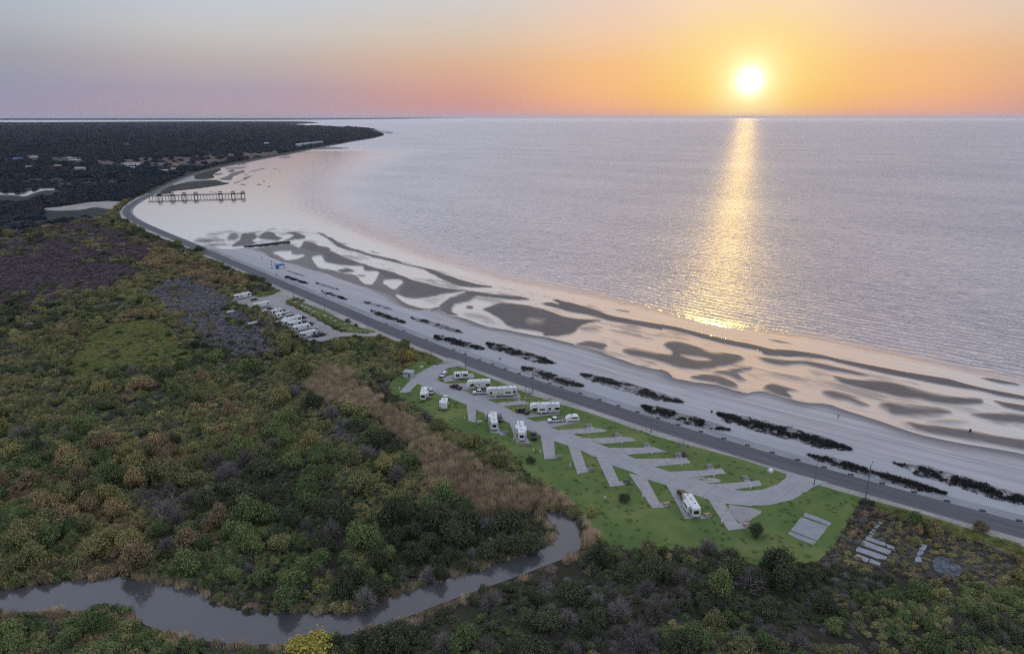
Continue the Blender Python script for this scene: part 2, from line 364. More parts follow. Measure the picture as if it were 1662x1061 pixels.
# vehicle and furniture materials
WHITE = plain('white_gelcoat', (.80, .80, .80), .35, var=.06); CREAM = plain('cream_gelcoat', (.72, .69, .64), .4, var=.08)
ROOFW = plain('rubber_roof', (.74, .74, .75), .6, var=.14, scale=.8); LTGREY = plain('light_grey_panel', (.5, .52, .54), .4)
GLASS = plain('tinted_glass', (.012, .014, .018), .08, spec=.8, var=0); TYRE = plain('tyre_rubber', (.02, .02, .022), .8)
RIM = plain('wheel_rim', (.45, .45, .46), .35, .7); STRIPE = plain('grey_graphic', (.10, .105, .12), .4); BLUESTR = plain('blue_graphic', (.16, .25, .36), .4)
BLACKP = plain('black_paint', (.014, .014, .018), .25, coat=.5); NAVY = plain('navy_paint', (.02, .035, .08), .25, coat=.5)
WHITEP = plain('white_paint', (.78, .78, .79), .3, coat=.5); SILVER = plain('silver_paint', (.42, .44, .47), .3, .3, coat=.4)
BLUEP = plain('blue_paint', (.02, .06, .17), .3, coat=.5); MAROON = plain('maroon_paint', (.07, .012, .014), .3, coat=.5)
DARKMET = plain('dark_metal', (.05, .055, .06), .5, .4); GALV = plain('galvanised_steel', (.20, .23, .27), .5, .4); LAMPG = plain('lamp_lens', (.6, .6, .58), .2)
REDL = plain('tail_lens', (.25, .01, .01), .3); TANWOOD = plain('tan_timber', (.46, .30, .21), .7, var=.25); GREYWOOD = plain('weathered_timber', (.27, .25, .24), .8, var=.25)
DARKWOOD = plain('creosoted_timber', (.035, .035, .04), .85, var=.3); TARP = plain('orange_cargo', (.55, .3, .19), .6); BLUEC = plain('blue_canvas', (.025, .10, .34), .6)
WALLB = plain('painted_block', (.46, .47, .48), .8, var=.1); ROOFG = plain('roof_sheet', (.36, .37, .39), .6); ROOFT = plain('tan_roof', (.4, .24, .15), .8)
ROOFD = plain('dark_roof', (.07, .075, .085), .8); ROOFB = plain('blue_roof', (.06, .14, .42), .5); HWHITE = plain('white_siding', (.72, .73, .75), .7); HTAN = plain('tan_siding', (.55, .42, .33), .7)
ROCK = plain('dark_rock', (.035, .036, .042), .85, var=.4)

# ================================================================== SETTING
# road centre line, surveyed points
CEN = [(2300, 1041), (1950, 942), (1662, 862), (1403, 790), (1251, 746.5), (1058, 688), (909, 638), (807, 604.5), (755, 584.5), (653, 545), (595, 521), (528, 491.2), (477, 470.6), (436, 451.5),
       (340, 411.5), (306, 396), (252, 374), (224, 361), (207, 350), (204, 341), (218, 328.5), (260, 307), (290, 291.5), (342, 274), (433, 256.5), (500, 243.5), (568, 230.5), (605, 224.5)]
cpx = chaikin(CEN, 3, False)
CW = G(cpx[:, 0], cpx[:, 1])[:, :2]
seg = np.r_[0, np.cumsum(np.linalg.norm(np.diff(CW, axis=0), axis=1))]
Stot = seg[-1]
SS = np.r_[np.arange(0, 1300, 3.0), np.arange(1300, Stot, 18.0)]
CL = np.stack([np.interp(SS, seg, CW[:, 0]), np.interp(SS, seg, CW[:, 1])], -1)
k_ = np.array([1, 2, 3, 2, 1])/9.
for _ in range(3):
    CL[2:-2] = sum(k_[j]*CL[j:len(CL)-4+j] for j in range(5))
TN = np.gradient(CL, axis=0); TN /= np.linalg.norm(TN, axis=1)[:, None]; NRM = np.stack([TN[:, 1], -TN[:, 0]], -1)   # seaward
def frame_pt(s, d, z=0.0):
    x = np.interp(s, SS, CL[:, 0]); y = np.interp(s, SS, CL[:, 1]); nx = np.interp(s, SS, NRM[:, 0]); ny = np.interp(s, SS, NRM[:, 1])
    return np.stack([x+nx*d, y+ny*d, np.zeros_like(x)+z], -1)
def to_frame(P):
    P = np.atleast_2d(np.asarray(P, float))[:, :2]; s = np.empty(len(P)); d = np.empty(len(P))
    for i in range(0, len(P), 4000):
        q = P[i:i+4000]; e = ((q[:, None]-CL[None])**2).sum(2); j = e.argmin(1)
        v = q-CL[j]; s[i:i+4000] = SS[j]+(v*TN[j]).sum(1); d[i:i+4000] = (v*NRM[j]).sum(1)
    return s, d
def px_s(p): return float(to_frame(G(*p)[None])[0][0])
def ribbon(name, d0, d1, mat, z=.0, smin=0, smax=1e9, nd=3, zs=None, step=1):
    m = (SS >= smin) & (SS <= smax); s = SS[m][::step]
    if np.isscalar(d0): d0 = np.full(len(s), d0)
    if np.isscalar(d1): d1 = np.full(len(s), d1)
    f = np.linspace(0, 1, nd); P = np.empty((len(s), nd, 3)); AC = np.empty((len(s), nd))
    for k in range(nd):
        dd = d0*(1-f[k])+d1*f[k]; P[:, k] = frame_pt(s, dd, z if zs is None else zs[k]); AC[:, k] = dd
    return gridobj(name, P, mat, attrs={'along': np.repeat(s[:, None], nd, 1), 'across': AC}, smooth=False)
S_BEND = px_s((306, 396)); S_PIER = px_s((235, 320))

# ---- sea: one sheet out to the horizon
rr = np.geomspace(70, 130000, 300); aa = np.radians(np.r_[np.arange(-180, -60, 4), np.arange(-60, 60, .5), np.arange(60, 180.1, 4)])
SP = np.stack([rr[:, None]*np.sin(aa)[None], rr[:, None]*np.cos(aa)[None], np.full((len(rr), len(aa)), -.35)], -1)
CALM_PX = [(2300, 760), (1800, 662), (1662, 633), (1500, 594), (1300, 552), (1150, 530), (950, 484), (800, 458), (650, 416), (520, 368), (450, 340), (440, 300), (470, 268), (500, 249)]
CALM_W = G(*np.array(CALM_PX, float).T)[:, :2]
flat = SP.reshape(-1, 3); near = (np.linalg.norm(flat[:, :2], axis=1) < 9000) & (flat[:, 1] > 60)
calm = np.zeros(len(flat))
dseg = segdist(flat[near][:, :2], CALM_W)
shore_poly = np.vstack([CALM_W, G(*np.array([(450, 250), (300, 280), (150, 345), (300, 420), (700, 640), (1662, 940), (2300, 1100)], float).T)[:, :2]])
ins = inside(flat[near][:, :2], shore_poly); rad_ = np.linalg.norm(flat[near][:, :2], axis=1)
calm[near] = np.where(ins, 1, 1-sstep(0, 22+np.maximum(rad_-420, 0)*.22, dseg))
tag(gridobj('sea_water', SP, SEA, attrs={'calm': calm}), 'rippled bay water catching the low sun out to the horizon', kind='structure')

# ---- land
edge = frame_pt(SS, 9.2-3.6*sstep(S_BEND-60, S_BEND+20, SS))
coast = [tuple(p[:2]) for p in edge[::2]]
tip = G(*np.array([(624, 219.5), (622, 216.5), (606, 210), (585, 207.5), (568, 206.5), (527, 205.5), (500, 205), (474, 204), (452, 202.6), (480, 201.2), (518, 199.6), (505, 198), (470, 197.3), (400, 197.0), (250, 197.3), (100, 198.3), (0, 199), (-300, 200), (-900, 201)], float).T)[:, :2]
outl = coast+[tuple(p) for p in tip]+[(-25000, 9000), (-9000, -900), (900, -900), (600, 20)]
tag(sheet('land', [(x, y, 0.0) for x, y in outl], LAND), 'low marshy ground under the scrub left of the road', kind='structure')
# wooded floor further off
fl = [(-400, 470), (-60, 380), (60, 372), (170, 352), (196, 330), (250, 304), (300, 281), (380, 262), (470, 246), (560, 230.5), (618, 220), (606, 210.4), (585, 208), (560, 207), (520, 206), (480, 204.6), (450, 202.8), (478, 201.5), (512, 199.9), (470, 197.8), (300, 197.6), (0, 199.5), (-500, 201)]
p = np.array(fl, float); fw = G(p[:, 0], p[:, 1]); fw[:, 2] = .03
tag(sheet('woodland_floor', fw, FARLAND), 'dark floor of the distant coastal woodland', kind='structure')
BRF = [(120, 262), (200, 258), (300, 254), (380, 249), (440, 245), (470, 244), (440, 252), (380, 260), (320, 271), (250, 273), (180, 268)]
tag(pxsheet('far_marsh', BRF, .06, ground_mat('brown_marsh', [(.3, (.07, .055, .055)), (.5, (.12, .092, .088)), (.7, (.17, .135, .12))], .01, .1, .4), 1), 'reddish brown open marsh between belts of far woods', kind='structure')
# low far shore on the horizon
fs = np.array([(-500, 196), (0, 195.3), (200, 195.1), (400, 194.9), (520, 194.5), (600, 193.9), (680, 192.9), (735, 192.0), (750, 191.75)], float); A = G(fs[:, 0], fs[:, 1]); B = A.copy(); B[:, :2] *= 1.25
hgt = 60.*(np.linalg.norm(A[:, :2], axis=1)/26000)**.5
V = []; F = []
for i in range(len(A)):
    h = hgt[i]*(1 if i < len(A)-2 else .4)
    V += [(*A[i, :2], -1), (A[i, 0]*1.002, A[i, 1]*1.002, h), (*B[i, :2], h), (*B[i, :2], -1)]
for i in range(len(A)-1):
    for k in range(3): F.append((i*4+k, i*4+k+1, (i+1)*4+k+1, (i+1)*4+k))
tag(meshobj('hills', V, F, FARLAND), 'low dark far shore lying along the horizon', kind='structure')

# ---- shore works: verge, road, walk, seawall face
vw = lambda s: -4.6-3.0*(1+.35*np.sin(s*.035)+.25*np.sin(s*.11+1))-np.where((s > px_s((700, 566))) & (s < px_s((420, 445))), 3.2, 0)
sm = SS[(SS >= 0) & (SS <= S_PIER+60)]
tag(ribbon('verge', vw(sm), -4.3, SANDY, z=.05, smax=S_PIER+60, nd=3), 'pale sandy strip on the land side of the road', kind='structure')
tag(ribbon('road', -4.5, 4.5, ROAD, z=.09, nd=9), 'two lane asphalt road following the shore', kind='structure')
tag(ribbon('seawall_walk', 4.75, 9.3-3.6*sstep(S_BEND-60, S_BEND+20, SS[SS <= px_s((433, 256))]), WALKCONC, z=.13, smax=px_s((433, 256)), nd=4), 'pale concrete walk between road and beach', kind='structure')
wl = ribbon('kerb', 4.5, 4.75, CONC, nd=2, z=.22, smax=S_PIER+400); tag(wl, 'low concrete kerb on the seaward road edge', kind='structure')
fs_ = SS[SS <= px_s((433, 256))]; fo = 3.6*sstep(S_BEND-60, S_BEND+20, fs_)
face = ribbon('seawall_face', 9.3-fo, 11.2-fo, ROCK, zs=(.12, -1.2), nd=2, smax=px_s((433, 256))); tag(face, 'sloping concrete face of the seawall', kind='structure')

# ---- dry beach
WL = c3([(55, 150), (110, 172), (160, 188), (230, 196), (300, 192), (370, 186), (430, 190), (500, 200), (540, 232), (600, 262), (700, 275), (780, 305), (900, 345), (1000, 374), (1080, 402), (1180, 432), (1240, 470), (1260, 492), (1330, 526), (1420, 544)]) + \
     c4([(225, 362), (270, 348), (282, 375), (350, 405), (430, 425), (500, 455), (600, 478), (700, 492), (800, 516), (880, 526), (960, 546), (1060, 570), (1150, 586), (1210, 606), (1280, 641)]) + \
     c5([(255, 450), (370, 481), (455, 492), (500, 532), (600, 560), (700, 571), (800, 583), (860, 607), (930, 628), (980, 614), (1050, 616), (1150, 647), (1250, 682)]) + \
     c6([(350, 430), (440, 466), (600, 516), (700, 548), (850, 602), (1000, 642), (1200, 681), (1400, 712), (1561, 738)]) + [(1750, 760), (1950, 815), (2300, 905)]
wlp = chaikin(WL, 1, False); wls, wld = to_frame(G(wlp[:, 0], wlp[:, 1])); o_ = np.argsort(wls); wls, wld = wls[o_], wld[o_]
SB = np.arange(max(0, wls[0]+1), wls[-1], 1.5); WD = np.interp(SB, wls, wld)
NB = 44; f = np.linspace(0, 1, NB)
P = np.empty((len(SB), NB, 3)); AC = np.empty((len(SB), NB)); DP = np.empty((len(SB), NB))
for k in range(NB):
    dd = 9.0+(WD+5.0-9.0)*f[k]; P[:, k] = frame_pt(SB, dd); AC[:, k] = dd
    inn = WD-dd
    P[:, k, 2] = np.interp(dd, [9, 14, 30], [.08, .22, .16])*np.clip(inn/12, 0, 1)+np.where(inn < 12, -.30*(1-np.clip(inn/12, 0, 1)), 0)-np.where(inn < 0, -inn*.09, 0)+.05*(vnoise(P[:, k], 9, 3)-.5)*np.clip(inn/6, 0, 1)
    DP[:, k] = 1-sstep(0, 5+9*vnoise(P[:, k], 26, 5), inn)
tag(gridobj('beach_sand', P, BEACH, attrs={'along': np.repeat(SB[:, None], NB, 1), 'across': AC, 'damp': DP}), 'pale dry beach sand with wheel tracks', kind='structure')

# ---- tidal flat: sand bars and pools
ADD, POOL = 1, 0
OPS = [
 (ADD, .55, 1.2, c3([(330, 196), (440, 188), (600, 165), (670, 183), (700, 148), (740, 155), (790, 175), (840, 185), (855, 200), (900, 222), (960, 248), (1040, 280), (1150, 310), (1220, 330), (1310, 365), (1400, 390), (1500, 415), (1600, 432), (1650, 437), (1580, 470), (1500, 545), (1420, 570), (1330, 552), (1250, 515), (1200, 470), (1000, 405), (900, 370), (780, 330), (600, 290), (520, 255)])),
 (ADD, 1, .9, c3([(700, 148), (740, 155), (790, 175), (840, 185), (855, 200), (840, 208), (900, 225), (960, 250), (1040, 280), (1150, 310), (1220, 330), (1310, 365), (1400, 390), (1500, 415), (1600, 430), (1650, 437), (1560, 455), (1480, 470), (1400, 475), (1300, 470), (1260, 450), (1285, 400), (1270, 372), (1190, 368), (1140, 330), (1060, 315), (1045, 293), (990, 290), (930, 290), (850, 275), (815, 250), (830, 232), (780, 212), (700, 195), (670, 183), (695, 170)])),
 (POOL, 1, 1.2, c3([(520, 215), (620, 205), (630, 225), (695, 228), (690, 240), (640, 255), (590, 258), (550, 235)])),
 (POOL, 1, 1.2, c3([(755, 240), (800, 235), (830, 270), (940, 292), (1040, 292), (1055, 320), (1135, 325), (1125, 365), (1090, 403), (1040, 388), (1000, 350), (930, 335), (850, 315), (780, 300), (750, 262)])),
 (ADD, .9, 1.5, c3([(895, 318), (950, 305), (995, 322), (950, 334), (915, 330)])),
 (ADD, .7, 1.5, c3([(1000, 345), (1050, 340), (1070, 352), (1030, 358)])),
 (POOL, 1, 1.2, c3([(1165, 385), (1200, 372), (1270, 373), (1275, 400), (1230, 430), (1180, 408)])),
 (POOL, 1, 1.0, c3([(1240, 460), (1310, 480), (1400, 480), (1500, 462), (1655, 440), (1600, 470), (1540, 505), (1500, 528), (1420, 543), (1330, 525), (1260, 490)])),
 (ADD, .35, 4, c3([(1390, 490), (1470, 475), (1520, 478), (1460, 500)])),
 (ADD, .5, 2.5, c3([(55, 140), (130, 132), (220, 138), (228, 148), (150, 155), (100, 160), (60, 152)])),
 (ADD, .6, 2.2, c3([(110, 172), (200, 160), (275, 170), (180, 180)])),
 (ADD, .6, 2.5, c3([(250, 130), (265, 100), (305, 98), (318, 125), (290, 142), (255, 145)])),
 (ADD, .35, 3, c3([(130, 108), (200, 92), (260, 86), (300, 92), (240, 100), (180, 118)])),
 (ADD, 1, 1.3, c3([(275, 168), (320, 142), (332, 105), (360, 99), (400, 95), (455, 88), (440, 98), (415, 105), (430, 125), (400, 145), (425, 155), (400, 170), (340, 182), (280, 182)])),
 (ADD, 1, .9, c3([(430, 128), (455, 100), (490, 90), (520, 98), (540, 118), (578, 130), (540, 145), (470, 140)])),
 (ADD, 1, .9, c3([(570, 105), (600, 95), (650, 95), (695, 113), (707, 135), (650, 140), (590, 148), (570, 145), (612, 130), (637, 115), (610, 107)])),
 (ADD, .8, .8, c3([(488, 75), (530, 74), (532, 80), (490, 81)])),
 (ADD, 1, .7, [(515, 376), (521, 378), (535, 384.6), (552, 394), (566, 401), (588, 407), (613, 414), (640, 420.4), (663, 428.4), (682, 432), (698.6, 436), (717, 442.5), (751, 454), (778, 461), (800.5, 464), (795, 466.4), (773, 466.8), (751, 465), (731, 459.5), (715, 452.6), (704, 446), (681.5, 435), (663, 431.5), (632, 424), (604, 417.2), (582, 410.2), (563, 405.5), (549, 400.5), (538, 391.9), (527, 385), (518.6, 380)]),
 # middle of the flat
 (ADD, .85, 2.2, c4([(262, 372), (285, 325), (340, 290), (430, 265), (480, 285), (450, 315), (400, 330), (350, 345), (345, 380), (380, 400), (330, 405), (285, 385)])),
 (ADD, 1, .8, c4([(420, 262), (480, 263), (560, 274), (650, 284), (740, 291), (795, 308), (740, 316), (640, 306), (560, 296), (480, 286), (430, 280)])),
 (ADD, .9, 1.2, c4([(418, 352), (430, 342), (455, 342), (468, 352), (455, 364), (430, 364)])),
 (ADD, .35, 5, c4([(560, 325), (620, 308), (655, 340), (600, 365)])),
 (ADD, .35, 4, c4([(400, 395), (470, 380), (540, 400), (600, 440), (560, 450), (470, 425)])),
 (ADD, 1, 1.6, c4([(515, 366), (560, 345), (620, 325), (700, 330), (800, 345), (900, 370), (980, 400), (1060, 414), (1150, 424), (1215, 432), (1150, 447), (1090, 470), (1050, 505), (950, 522), (885, 523), (860, 502), (780, 490), (700, 478), (650, 453), (620, 425), (570, 395)])),
 (ADD, .4, 4, c4([(1080, 470), (1160, 455), (1220, 470), (1190, 490), (1120, 490)])),
 (POOL, .45, 5, c4([(790, 425), (880, 428), (860, 445), (800, 440)])),
 (ADD, .75, 2.2, c4([(1060, 575), (1120, 550), (1200, 560), (1250, 575), (1220, 605), (1150, 592)])),
 (ADD, .35, 3, c4([(1300, 455), (1380, 460), (1440, 475), (1370, 475)])),
 (ADD, 1, .7, c4([(865, 330), (920, 325), (968, 336), (930, 312), (960, 311), (1010, 330), (1100, 354), (1200, 384), (1300, 409), (1400, 428), (1500, 449), (1570, 463), (1570, 486), (1500, 474), (1350, 450), (1250, 430), (1200, 410), (1120, 391), (1050, 386), (960, 361), (900, 346)])),
 (ADD, 1, .8, c5([(-130, 100), (0, 133), (60, 150), (130, 178), (250, 200), (400, 225), (520, 245), (620, 270), (720, 295), (840, 320), (960, 345), (1080, 370), (1200, 385), (1320, 400), (1450, 430), (1560, 455), (1662, 485), (1662, 499), (1560, 476), (1440, 447), (1340, 421), (1250, 416), (1150, 417), (1060, 402), (960, 377), (860, 357), (780, 342), (700, 322), (600, 292), (500, 267), (380, 247), (250, 224), (120, 202), (0, 177), (-130, 150)])),
 (ADD, 1, .8, c6([(-40, 84), (0, 92), (150, 105), (280, 125), (400, 150), (550, 185), (700, 210), (850, 240), (1000, 262), (1100, 280), (1200, 310), (1350, 345), (1561, 385), (1900, 450), (2300, 540), (2300, 570), (1900, 480), (1561, 411), (1420, 387), (1280, 352), (1150, 334), (1000, 307), (850, 277), (700, 247), (600, 222), (480, 192), (350, 162), (220, 147), (100, 142), (-40, 134)])),
 (ADD, .9, 2.2, c5([(212, 372), (250, 366), (340, 383), (440, 398), (500, 393), (450, 350), (480, 330), (560, 335), (640, 355), (720, 385), (800, 393), (880, 400), (918, 430), (890, 450), (800, 470), (700, 487), (580, 490), (500, 475), (400, 440), (300, 420), (230, 395)])),
 (POOL, .95, 2, c5([(550, 410), (640, 411), (728, 434), (640, 440), (570, 422)])),
 (ADD, .4, 3, c5([(480, 293), (540, 298), (600, 318), (540, 314)])),
 (ADD, .4, 4, c5([(170, 235), (250, 235), (320, 255), (250, 258)])),
 (ADD, .8, 1.8, c5([(600, 532), (680, 515), (760, 520), (830, 545), (878, 580), (870, 602), (800, 590), (740, 570), (650, 555)])),
 (ADD, .6, 2.5, c5([(740, 505), (830, 490), (945, 473), (955, 490), (880, 510), (930, 550), (880, 557), (820, 530)])),
 (ADD, .85, 2.2, c5([(1015, 600), (1040, 575), (1080, 568), (1150, 588), (1225, 608), (1160, 614), (1180, 650), (1120, 640), (1060, 620)])),
 (ADD, .85, 2.0, c5([(985, 415), (1060, 420), (1150, 435), (1260, 435), (1380, 455), (1500, 485), (1600, 512), (1680, 532), (1560, 525), (1450, 505), (1330, 482), (1230, 467), (1130, 472), (1060, 462), (1010, 442)])),
 (ADD, .8, .8, c5([(1040, 312), (1110, 320), (1190, 341), (1110, 336)])), (ADD, .5, .8, c5([(170, 144), (260, 158), (215, 158)])),
 (ADD, .95, 2.6, c6([(385, 255), (480, 274), (600, 284), (740, 300), (900, 339), (1060, 374), (1250, 394), (1305, 410), (1298, 440), (1180, 447), (1050, 440), (930, 415), (800, 392), (700, 367), (600, 352), (480, 327), (415, 297)])),
 (ADD, .75, 3, c6([(315, 350), (380, 343), (450, 363), (520, 393), (610, 442), (560, 448), (480, 423), (380, 397), (330, 377)])),
 (ADD, .8, 4, c6([(670, 440), (740, 420), (830, 433), (930, 443), (1050, 458), (1120, 480), (1050, 513), (900, 513), (760, 503), (720, 470)])),
 (ADD, .8, 2.6, c6([(840, 543), (950, 560), (1050, 573), (1200, 593), (1350, 623), (1561, 655), (1900, 720), (2200, 800), (2200, 840), (1900, 790), (1561, 725), (1400, 693), (1250, 662), (1100, 632), (950, 602), (880, 582)])),
 (ADD, .35, 4, c6([(960, 540), (1100, 525), (1220, 540), (1100, 555)])),
 (ADD, .85, 3, c6([(1230, 490), (1350, 483), (1561, 503), (1900, 560), (1900, 620), (1561, 563), (1430, 557), (1320, 532), (1260, 512)])),
 (ADD, .95, 1.4, c6([(1375, 413), (1450, 424), (1561, 438), (1900, 500), (1900, 550), (1561, 482), (1480, 462), (1420, 442)])),
 (ADD, .9, .8, c6([(1285, 269), (1400, 283), (1540, 317), (1440, 313), (1350, 293)])),
 (ADD, .4, 3, c6([(230, 215), (300, 228), (390, 260), (300, 258), (250, 238)])),
]
def flat_from(name, ops, x0, x1, y0, y1, st, z0=-.34, lift=.32, label=''):
    xs = np.arange(x0, x1, st); ys = np.arange(y0, y1, st); gx, gy = np.meshgrid(xs, ys, indexing='ij'); Q = np.stack([gx, gy], -1).reshape(-1, 2)
    wv = np.ones(len(Q)); dampv = np.ones(len(Q)); GW = G(Q[:, 0], Q[:, 1])
    ca, sa = math.cos(CREST), math.sin(CREST); GA = np.stack([(GW[:, 0]*ca+GW[:, 1]*sa)/3.2, (-GW[:, 0]*sa+GW[:, 1]*ca)], -1)
    wob = (vnoise(GW, 16, 9)-.5)*2.0+(vnoise(GA, 3.2, 4)-.5)*2.0+(vnoise(GA, 1.3, 6)-.5)*1.2
    film = None
    if name == 'sand_flat':
        film = inside(Q, np.vstack([np.array(WL)+[0, 2], np.array([(2300, 850), (1900, 700), (1662, 640), (1500, 604), (1300, 566), (1150, 538), (980, 498), (890, 480), (800, 462), (640, 420), (520, 374), (420, 368), (330, 380)], float)]))
        fn_ = .5*vnoise(GA, 9, 14)+.3*vnoise(GA, 3.5, 15)+.2*vnoise(GA, 1.2, 16); wv = np.where(film, 1-.62*sstep(.50, .80, fn_), 1.0); dampv = np.where(film, .55, 1.0)
    for typ, amt, soft, poly in ops:
        if soft >= 1.8: soft *= 1.2
        pl = spline(poly, 3); lo, hi = pl.min(0)-soft*2-2, pl.max(0)+soft*2+2
        ii = np.where((Q[:, 0] > lo[0]) & (Q[:, 0] < hi[0]) & (Q[:, 1] > lo[1]) & (Q[:, 1] < hi[1]))[0]
        if not len(ii): continue
        q = Q[ii]; sd = segdist(q, pl, True); sd = np.where(inside(q, pl), sd, -sd)+wob[ii]*(.25+soft*.42)
        a = sstep(-soft*1.0, soft*1.5, sd)
        if typ == ADD:
            k = a*(1 if amt > .5 else amt*2); wv[ii] = np.minimum(wv[ii], 1-k); dampv[ii] = np.where(a > .3, amt, dampv[ii])
        else: wv[ii] = np.maximum(wv[ii], a*amt)
    wv = wv.reshape(gx.shape); D = dampv.reshape(gx.shape)
    P = GW.reshape(*gx.shape, 3).copy(); P[..., 2] = z0+lift*(1-wv)**1.0
    low = np.minimum.reduce([wv[:-1, :-1], wv[1:, :-1], wv[1:, 1:], wv[:-1, 1:]])
    return tag(gridobj(name, P, TIDAL, low < .99, {'wet': wv, 'damp': np.clip((D-.3)/.7, 0, 1)}), label, kind='structure')
flat_from('sand_flat', OPS, 308, 1800, 366, 800, 1.4, label='dark wet sand bars and shining tidal pools beside the beach')
OPS2 = [(ADD, 1, .5, cp(q)) for q in (
 [(1005, 241), (1100, 231), (1225, 231), (1180, 243), (1080, 246)], [(1045, 260), (1100, 245), (1112, 270), (1080, 279)], [(1150, 265), (1200, 254), (1197, 278), (1160, 286), (1140, 301), (1100, 312), (1085, 346), (1020, 347), (965, 341), (1040, 311), (1080, 285)],
 [(920, 292), (990, 279), (1007, 290), (940, 307)], [(1250, 266), (1380, 237), (1378, 248), (1260, 272)], [(1178, 326), (1272, 304), (1242, 326), (1200, 346), (1113, 377), (1108, 369), (1190, 341)], [(1198, 297), (1242, 289), (1205, 305)], [(1150, 386), (1180, 380), (1213, 384), (1200, 394)],
 [(1458, 244), (1503, 238), (1475, 249)], [(1498, 267), (1532, 257)] + [(1520, 266)], [(1313, 384), (1335, 381), (1357, 389), (1335, 391)], [(1398, 403), (1420, 400), (1437, 406), (1420, 409)], [(1363, 353), (1375, 349), (1388, 356), (1375, 361)],
 [(705, 455), (740, 448), (752, 455), (720, 461)], [(870, 449), (920, 452), (962, 462), (920, 461)])]
OPS2 += [(ADD, 1, .5, [(508, 242.2), (522, 239.3), (540, 239.4), (566, 240.2), (554, 241.6), (535, 241.6), (522, 242.6)]), (ADD, 1, .4, [(452, 256.3), (470, 254.6), (473, 255.6), (460, 257)])]
flat_from('mud_bank', OPS2, 340, 580, 236, 320, .7, label='small dark mud banks in the shallows beyond the pier')
# vegetated spit and sand by the pier
SPIT = cp([(380, 500), (430, 462), (500, 408), (570, 388), (640, 369), (760, 349), (850, 345), (960, 345), (1010, 368), (1085, 370), (1000, 387), (900, 401), (800, 416), (650, 432), (545, 442), (530, 466), (440, 468)])
MARSHPT = cp([(725, 330), (760, 285), (860, 250), (950, 238), (1005, 246), (950, 270), (908, 300), (942, 320), (850, 336)])
tag(pxsheet('spit', SPIT, .02, FARLAND), 'dark vegetated spit of land next to the pier', kind='structure')
tag(pxsheet('marsh_point', MARSHPT, .02, LAND), 'brown marshy point by the far road', kind='structure')
tag(pxsheet('sand_cove', cp([(540, 400), (600, 350), (690, 305), (765, 308), (735, 338), (950, 338), (955, 346), (760, 352), (640, 372)]), .05, SANDY), 'pale sand behind the dark spit', kind='structure')

# ---- inland water and clearings
CREEKPX = [(-260, 965), (-60, 957), (0, 957), (60, 951), (110, 941), (160, 937), (210, 935), (250, 946), (300, 953), (320, 958), (332, 972), (370, 983), (400, 993), (440, 993), (480, 991), (520, 998), (560, 994), (590, 991), (602, 979), (640, 966), (700, 946), (750, 931), (790, 921), (830, 906), (862, 896), (886, 886), (903, 872), (901, 855), (891, 840), (881, 829), (905, 829), (926, 837), (941, 849), (947, 869), (946, 885), (936, 896), (915, 906), (890, 916), (850, 931), (800, 949), (760, 963), (710, 981), (660, 1001), (600, 1021), (560, 1031), (500, 1040), (430, 1046), (350, 1043), (280, 1030), (240, 1016), (216, 1001), (205, 986), (180, 984), (140, 991), (80, 991), (0, 994), (-60, 998), (-260, 1010)]
tag(pxsheet('creek_water', CREEKPX, .04, CREEK, 1), 'still grey creek winding through the scrub', kind='structure')
FARCREEK = cl([(-300, 740), (0, 735), (100, 736), (200, 745), (260, 722), (330, 706), (420, 696), (540, 701), (480, 716), (400, 713), (300, 740), (220, 775), (160, 760), (0, 753), (-300, 765)])
tag(pxsheet('far_creek', FARCREEK, .06, POND), 'pale creek reach in the distant scrub at left', kind='structure')
PONDS = [cl(q) for q in ([(230, 391), (380, 388), (345, 402), (238, 402)], [(258, 413), (350, 405), (340, 418), (270, 420)], [(440, 415), (500, 406), (560, 412), (590, 404), (650, 405), (740, 415), (768, 430), (650, 429), (520, 425)], [(878, 449), (980, 440), (1045, 447), (950, 456)], [(1070, 279), (1220, 279), (1150, 288)], [(590, 438), (700, 437), (760, 442), (680, 446)])]
POND0 = crop(0, 400, 3.5375)([(60, 414), (130, 433), (200, 437), (275, 440), (240, 460), (150, 447), (88, 437)])
for q, lb in zip(PONDS+[POND0], ['small bright pond, upper of two at far left', 'small bright pond, lower of two at far left', 'long bright pond among the distant trees', 'narrow bright pond right of the long pond', 'faint thin pond deep in the far woodland', 'thin sliver of water below the long pond', 'small bright pond in the purple marsh at left']):
    tag(pxsheet('pond', q, .07, POND, 1), lb, kind='structure')
FIELD = cl([(360, 880), (520, 863), (640, 845), (740, 829), (860, 814), (1050, 809), (1105, 825), (1040, 872), (980, 886), (850, 862), (740, 891), (560, 898), (440, 896)])
tag(pxsheet('sand_field', FIELD, .06, SANDY), 'bare sandy field near the road bend', kind='structure')
CLEARING = crop(0, 400, 3.5375)([(420, 640), (480, 560), (540, 480), (640, 440), (760, 430), (860, 420), (940, 435), (1000, 490), (1030, 560), (1140, 620), (1080, 670), (960, 680), (830, 690), (720, 720), (600, 735), (500, 760), (420, 740), (380, 690)])
tag(pxsheet('clearing', CLEARING, .03, ROUGHGRASS), 'grassy yellow green clearing in the scrub', kind='structure')
LAWNPX = [(626, 633), (645, 604), (672, 588), (706, 572), (726, 577), (760, 590), (860, 632), (980, 671), (1103, 713), (1250, 757), (1290, 770), (1403, 798), (1398, 812), (1375, 850), (1340, 905), (1290, 925), (1215, 915), (1150, 890), (1090, 900), (1000, 893), (955, 858), (925, 815), (860, 775), (838, 742), (790, 712), (720, 692), (665, 655)]
tag(pxsheet('lawn', LAWNPX, .03, LAWN, 1), 'mown green lawn of the campground', kind='structure')
VERGEG = [(1398, 803), (1500, 829), (1662, 879), (1900, 950), (1900, 985), (1662, 908), (1560, 868), (1480, 848), (1420, 828)]
